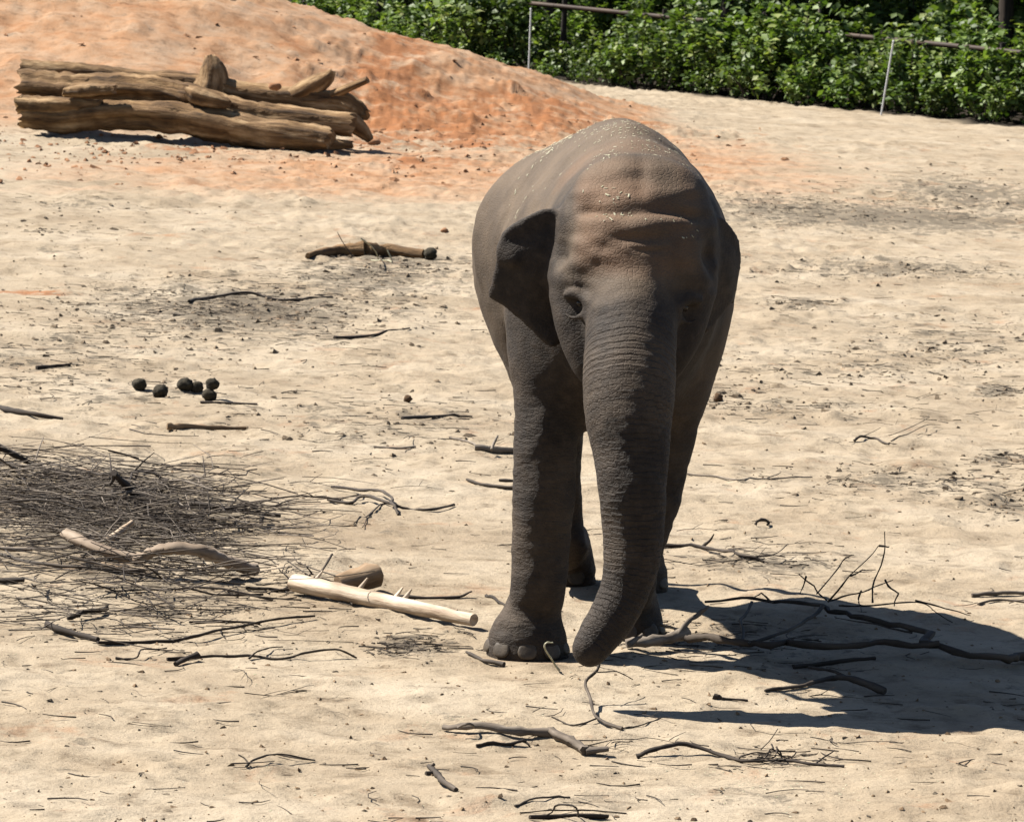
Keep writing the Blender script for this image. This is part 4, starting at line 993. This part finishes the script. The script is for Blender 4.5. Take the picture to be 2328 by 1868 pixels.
flake_stuff('straw_flecks', frame_pts(500) + cluster_pts([(1700, 1770, 90, 30, 160), (1980, 1790, 120, 30, 60), (900, 570, 60, 8, 60), (1080, 1640, 60, 20, 60)]), 0.003, 0.009, 'straw', 'pale flecks of straw and hay scattered over the sand', 'straw', 0.25)

# individually built twigs of the brush pile: a few kinds, copied
def twig_kinds(k):
    out = []
    for i in range(k):
        r = np.random.default_rng(300+i); L = 1.0; n = 9
        t = np.linspace(-.5, .5, n); P = np.stack([t, 0.10*np.sin(t*4+r.uniform(0, 6))*r.uniform(.3, 1)+r.normal(0, .012, n), 0.05*np.sin(t*5+r.uniform(0, 6))+r.normal(0, .008, n)], 1)
        P[:, 2] -= P[:, 2].min()
        mb = MB().add(tube(P, np.linspace(.0085, .004, n), 6, .15, True, i))
        for j in range(r.integers(1, 4)):
            c = P[r.integers(2, n-2)]; d = np.array([r.uniform(.3, .8), r.choice([-1, 1])*r.uniform(.3, .8), r.uniform(0, .5)]); d /= np.linalg.norm(d)
            l_ = r.uniform(.12, .35)
            mb.add(tube([c, c+d*l_*.5+np.array([0, 0, .01]), c+d*l_], [.006, .005, .003], 5, .1, True, i+j))
        out.append(mb)
    return out
kinds = twig_kinds(10); protos = {}
def place_twig(i, kind, m, q, L, az, tilt, label, group):
    key = (kind, m)
    if key not in protos:
        o = kinds[kind].build('twig', MAT[m]); protos[key] = o
    else:
        o = protos[key].copy(); col.objects.link(o)
    o.location = tuple(q); o.scale = (L, L*.8, L*.72); o.rotation_euler = (0, tilt, az)
    tag(o, label, 'twig', group)
tp = cluster_pts([(70, 1120, 120, 42, 24), (240, 1140, 140, 46, 30), (430, 1190, 120, 48, 28), (130, 1230, 150, 40, 20), (430, 1120, 80, 30, 10), (330, 1330, 200, 50, 22)])
tp = [p for p in tp if not (p[0] > 440 and p[1] > 1270)]
for i, q in enumerate(flat_fast(tp)):
    dark = random.random() < .5
    L = random.choice((random.uniform(.25, .6), random.uniform(.5, 1.0)))
    place_twig(i, i % 10, 'dark' if dark else 'grey', q + np.array([0, 0, random.random()**1.5*.09]), L, random.gauss(0, .7) + (math.pi if random.random() < .5 else 0), random.gauss(0, .08),
               'dark bare twig lying among the tangle of the brush pile' if dark else 'pale grey bare twig lying among the tangle of the brush pile', 'dark twigs of the brush pile' if dark else 'pale twigs of the brush pile')
sp = [p for p in cluster_pts([(560, 690, 170, 35, 16), (860, 640, 100, 25, 8), (1900, 470, 250, 22, 10), (2000, 620, 180, 25, 8), (2050, 900, 200, 100, 12), (900, 990, 150, 60, 10), (1700, 1250, 120, 20, 6), (700, 1560, 350, 90, 12), (1750, 1650, 300, 80, 12)])]
for i, q in enumerate(flat_fast(sp)):
    place_twig(i, (i*3) % 10, 'twig', q, random.uniform(.12, .38), random.gauss(0, .5), 0.0, 'small loose grey twig lying flat on the open sand', 'loose twigs on the open sand')

# straw on the elephant's back and head
def straw_on_body():
    m = (EN[:, 2] > 0.35) & (EV[:, 2] > 1.72)
    idx = np.where(m)[0]
    w = np.exp(-((x[idx]-0.50)/0.13)**2)*sstep(18.9, 18.2, y[idx])*sstep(17.75, 17.9, y[idx])*1.2 + 0.9*np.exp(-((x[idx]-0.16)/0.14)**2)*sstep(19.0, 19.4, y[idx]) + 0.5*np.exp(-((x[idx]-0.45)/0.15)**2)*sstep(18.7, 19.2, y[idx])
    cl = noise3(x[idx]*6, y[idx]*6, z[idx]*6); w = w*sstep(-0.5, 0.5, cl)+1e-6
    pick = rng.choice(idx, 1100, p=w/w.sum())
    v = []; f = []
    for p in pick:
        c = EV[p]; n = EN[p]; a = rng.normal(size=3); t = np.cross(n, a); t /= np.linalg.norm(t); b = np.cross(n, t)
        L = 0.002+0.009*rng.random()**2; wd_ = 0.0013+0.002*rng.random(); o = len(v)
        for s1, s2, hh in ((-1, -1, .002), (1, -1, .0025), (1, 1, .0025), (-1, 1, .002), (-1, 0, .003), (1, 0, .0035)):
            v.append(c + t*s1*L + b*s2*wd_ + n*hh)
        f += [[o, o+1, o+5, o+4], [o+4, o+5, o+2, o+3], [o, o+3, o+2, o+1]]
    o = mesh_obj('straw_bits', np.array(v), f, MAT['straw'], smooth=False)
    tag(o, 'pale bits of straw and hay lying on the elephant\'s head and back', 'straw', kind='stuff')
straw_on_body()

# ------------------------------------------------------------------ thicket behind the paddock
def shrub_mesh(seed, hgt, rad, shoots, leaves, lsz):
    r = np.random.default_rng(seed)
    lv = []; lf = []; tone = []; st = MB()
    for s in range(shoots):
        a = r.uniform(0, 2*np.pi); rr = rad*math.sqrt(r.random()); lean = r.uniform(.1, .55)
        base = np.array([math.cos(a)*rr*0.35, math.sin(a)*rr*0.35, 0.0])
        tip = np.array([math.cos(a)*rr*(1+lean*.4), math.sin(a)*rr*(1+lean*.4), hgt*(1-0.45*(rr/rad)**2)*r.uniform(.55, 1.1)])
        midp = (base+tip)/2 + np.array([math.cos(a)*.06, math.sin(a)*.06, hgt*.12*r.uniform(.3, 1.3)])
        C = catmull(np.array([[*base, 0], [*midp, 0], [*tip, 0]]), 5)[:, :3]
        if s % 3 == 0: st.add(tube(C, np.linspace(.014, .004, len(C)), 4, .1, False, s))
        tn = r.uniform(.1, .9)
        for k in range(leaves):
            t = r.beta(2.0, 1.2); i = min(int(t*(len(C)-1)), len(C)-2); p = C[i] + (C[i+1]-C[i])*(t*(len(C)-1)-i) + r.normal(0, .035, 3)
            az = r.uniform(0, 2*np.pi); el = r.normal(.15, .45)
            d = np.array([math.cos(az)*math.cos(el), math.sin(az)*math.cos(el), math.sin(el)])
            sd = np.cross(d, [0, 0, 1]); sd /= np.linalg.norm(sd)+1e-9; nn = np.cross(sd, d)
            roll = r.normal(0, .5); sd2 = sd*math.cos(roll)+nn*math.sin(roll); nn2 = np.cross(sd2, d)
            L = lsz*r.uniform(.6, 1.25); w = L*.36; o = len(lv)
            p0 = p; pm = p+d*L*.5-nn2*L*.04; p2 = p+d*L-nn2*L*.14
            lv += [p0, pm+sd2*w+nn2*w*.25, p2, pm-sd2*w+nn2*w*.25, pm]
            lf += [[o, o+1, o+4], [o+1, o+2, o+4], [o+2, o+3, o+4], [o+3, o, o+4]]
            tt = float(np.clip(tn*.55+r.random()*.55, 0, 1)); tone += [tt]*5
    return np.array(lv), lf, np.array(tone), st
def me_from(name, v, f, m, attrs):
    o = mesh_obj(name, v, f, m, None, True, attrs); me = o.data; bpy.data.objects.remove(o); return me
KINDS = []
for i, (hg, rd, sh, lfn, ls) in enumerate(((1.15, .58, 17, 30, .135), (1.45, .62, 19, 34, .135), (0.8, .55, 16, 26, .12), (1.75, .70, 20, 36, .15), (0.55, .45, 14, 22, .105), (2.3, .95, 30, 44, .16))):
    lv, lf, tn, st = shrub_mesh(800+i, hg, rd, sh, lfn, ls)
    KINDS.append((me_from('foliage', lv, lf, MAT['leaf'], {'tone': tn}), me_from('stem', np.array(st.v), st.f, MAT['stem'], {'uvw': np.array(st.u)})))
def shrub(k, p, s, rz, label, group, name='shrub', tilt=0.0):
    rt = empty(name, (float(p[0]), float(p[1]), float(p[2]))); rt.scale = (s, s, s*random.uniform(.92, 1.1)); rt.rotation_euler = (tilt, 0, rz)
    tag(rt, label, 'shrub', group)
    for nm, me in zip(('foliage', 'stem'), KINDS[k]):
        o = bpy.data.objects.new(nm, me); col.objects.link(o); o.parent = rt
s = -9.5
while s < 9.6:                    # front row, low and leafy
    if -1.95 < s < -0.85: s += 0.3; continue
    if random.random() < 0.12: s += 0.35; continue
    hs = 0.80 + 0.8*float(noise2(s*0.9, 3.3))
    shrub(random.choice((2, 4, 0, 2)), vegline(s, 0.5+random.uniform(-.15, .3)), max(.45, hs)*random.uniform(.8, 1.15), random.uniform(0, 6.3), 'low leafy shrub along the front edge of the green thicket', 'front shrubs of the thicket'); s += random.uniform(.34, .6)
for a, b, ks, sz in ((-9.8, -3.6, (0, 1), 1.0), (-3.6, -2.2, (1, 3), 1.0), (-0.9, 0.3, (0, 2), .75), (0.35, 1.5, (1, 3), .95), (1.5, 2.0, (0, 2), .8), (2.05, 2.95, (1, 3), 1.0), (3.55, 3.85, (1,), .85), (4.1, 5.25, (1, 3), 1.0), (5.4, 6.6, (0, 2), .85), (6.6, 9.8, (0, 1), .95)):
    s = a
    while s < b:
        if random.random() > 0.22: shrub(random.choice(ks), vegline(s, 1.15+random.uniform(-.2, .2)), sz*random.uniform(.85, 1.12), random.uniform(0, 6.3), 'upright leafy shrub in the middle of the green thicket', 'middle shrubs of the thicket'); s += random.uniform(.42, .7)
s = -10.5
while s < 10.2:
    if not (-2.4 < s < -0.3 or 2.9 < s < 4.0): shrub(random.choice((1, 3)), vegline(s, 2.7+random.uniform(-.4, .4)), random.uniform(.8, 1.1), random.uniform(0, 6.3), 'tall dark leafy shrub behind the rusty rail', 'tall shrubs behind the rail')
    s += random.uniform(.8, 1.3)
s = -13.0
while s < 12:
    shrub(random.choice((3, 5, 5)), vegline(s, 5.0+random.uniform(-.6, .6)), random.uniform(.9, 1.3), random.uniform(0, 6.3), 'big bushy shrub at the back of the thicket', 'back shrubs of the thicket'); s += random.uniform(.9, 1.4)
s = -17.0
while s < 16:
    shrub(5, vegline(s, 8.5+random.uniform(-1, 1)), random.uniform(1.5, 2.0), random.uniform(0, 6.3), 'tall bushy shrub deep behind the thicket', 'deep shrubs behind the thicket'); s += random.uniform(1.2, 1.8)
# forest trees behind: trunks show in the gaps, their crowns shade the thicket
def tree(s_, back, hgt, cr, seed, label):
    p = vegline(s_, back); r = np.random.default_rng(seed)
    rt = empty('forest_tree', tuple(map(float, p))); tag(rt, label, 'tree', 'forest trees behind the thicket')
    mb = MB(); top = np.array([r.normal(0, .3), r.normal(0, .3), hgt])
    C = catmull(np.array([[0, 0, -.1, 0], [top[0]*.3+r.normal(0, .08), top[1]*.3, hgt*.4, 0], [*top, 0]]), 6)[:, :3]
    mb.add(tube(C, np.linspace(.15, .04, len(C)), 10, .08, True, seed))
    cl = []
    for i in range(26):
        a = r.uniform(0, 6.28); q = cr*math.sqrt(r.random()); e = np.array([math.cos(a)*q, math.sin(a)*q, hgt*r.uniform(.55, 1.05) - .25*q])
        b = C[r.integers(len(C)//2, len(C)-1)]
        if i < 14: mb.add(tube([b, (b+e)/2+np.array([0, 0, .15]), e], [.04, .025, .01], 6, .08, False, i))
        cl.append(e)
    o = mb.build('trunk', MAT['stem'], rt)
    lv = []; lf = []; tone = []
    for e in cl:
        for k in range(70):
            p_ = e + r.normal(0, cr*.22, 3); d = r.normal(size=3); d /= np.linalg.norm(d); sd = np.cross(d, r.normal(size=3)); sd /= np.linalg.norm(sd)
            L = .26*r.uniform(.6, 1.2); o_ = len(lv)
            lv += [p_, p_+d*L*.5+sd*L*.3, p_+d*L, p_+d*L*.5-sd*L*.3]; lf += [[o_, o_+1, o_+2], [o_, o_+2, o_+3]]; tone += [r.random()*.7]*4
    mesh_obj('crown', np.array(lv), lf, MAT['leaf'], rt, True, {'tone': np.array(tone)})
for i in range(11):
    tree(-13.5+i*2.1+random.uniform(-.5, .5), random.uniform(3.6, 7.0), random.uniform(5.2, 7.2), random.uniform(1.7, 2.3), 900+i, 'slender forest tree standing behind the thicket with leafy crown')
# rail fence running through the thicket
def rail_pt(px, py):
    d = ray(px, py); n = np.array([vnor[0], vnor[1], 0]); o = np.array([VEG_A[0], VEG_A[1], 0]) + n*1.75
    t = ((o-cam_pos)@n)/(d@n); return cam_pos+d*t
ra, rb = rail_pt(1133, 1), rail_pt(2328, 121)
fe = empty('rail_fence', tuple(vegline(4.0, 1.75))); tag(fe, 'rusty brown horizontal rail fence half hidden in the green thicket', 'fence')
dr = rb-ra; Ln = np.linalg.norm(dr); dr /= Ln
P0 = ra-dr*6; P1 = rb+dr*4
nm = 10
for i in range(3):
    a = P0+(P1-P0)*(i/3.0)+dr*0.004; b = P0+(P1-P0)*((i+1)/3.0)-dr*0.004
    o = MB().add(tube([a+(b-a)*t for t in np.linspace(0, 1, nm)], [.04]*nm, 10, .03, True, i)).build('rail', MAT['rail']); under(o, fe)
k = 0.0
while k < np.linalg.norm(P1-P0):
    c = P0+dr*k + np.array([0, 0.075, 0]); gz = float(terr(c[0], c[1]))
    o = MB().add(tube([np.array([c[0], c[1], gz-.1]), np.array([c[0], c[1], (gz+c[2])/2]), np.array([c[0], c[1], c[2]+.12])], [.055, .052, .05], 9, .08, True, 5)).build('post', MAT['post']); under(o, fe)
    k += 2.6
# pale stakes in front of the thicket
def stake(top, bot, label):
    d = ray(*bot); n = np.array([vnor[0], vnor[1], 0]); o = np.array([VEG_A[0], VEG_A[1], 0]) - n*0.22
    t = ((o-cam_pos)@n)/(d@n); b = cam_pos+d*t
    d2 = ray(*top); t2 = ((o-cam_pos)@n)/(d2@n); a = cam_pos+d2*t2
    ax_ = (a-b)/np.linalg.norm(a-b)
    g = float(terr(b[0], b[1])); b2 = b + ax_*((g-0.05-b[2])/ax_[2])
    mb = MB().add(tube([b2+(a-b2)*t for t in np.linspace(0, 1, 6)], [.013]*6, 8, .05, True, 3))
    mb.add(tube([a, a+ax_*.012, a+ax_*.02], [.016, .016, .009], 8, .02, True, 4))
    o = mb.build('stake', MAT['stake']); tag(o, label, 'stake')
stake((1207, 22), (1202, 158), 'upright thin white stake where the mound meets the thicket')
stake((2031, 95), (2008, 232), 'leaning thin white stake in front of the green thicket')
def sapling(px0, px1, Yb, lab, r_=.03, name='dead_stem', m='grey'):
    n = np.array([vnor[0], vnor[1], 0]); o = np.array([VEG_A[0], VEG_A[1], 0]) + n*Yb
    def pt(p): d = ray(*p); t = ((o-cam_pos)@n)/(d@n); return cam_pos+d*t
    a, b = pt(px1), pt(px0)
    b[2] = float(terr(b[0], b[1]))-.05
    ob = MB().add(tube([b+(a-b)*t for t in np.linspace(0, 1, 6)], np.linspace(r_, r_*.7, 6), 7, .1, True, 3)).build(name, MAT[m]); tag(ob, lab, 'stem')
sapling((1856, 180), (1868, -60), 1.9, 'bare grey upright stem in the dark gap of the thicket')
sapling((1912, 190), (1945, 145), 0.75, 'short pale broken stem among the thicket leaves', .018)
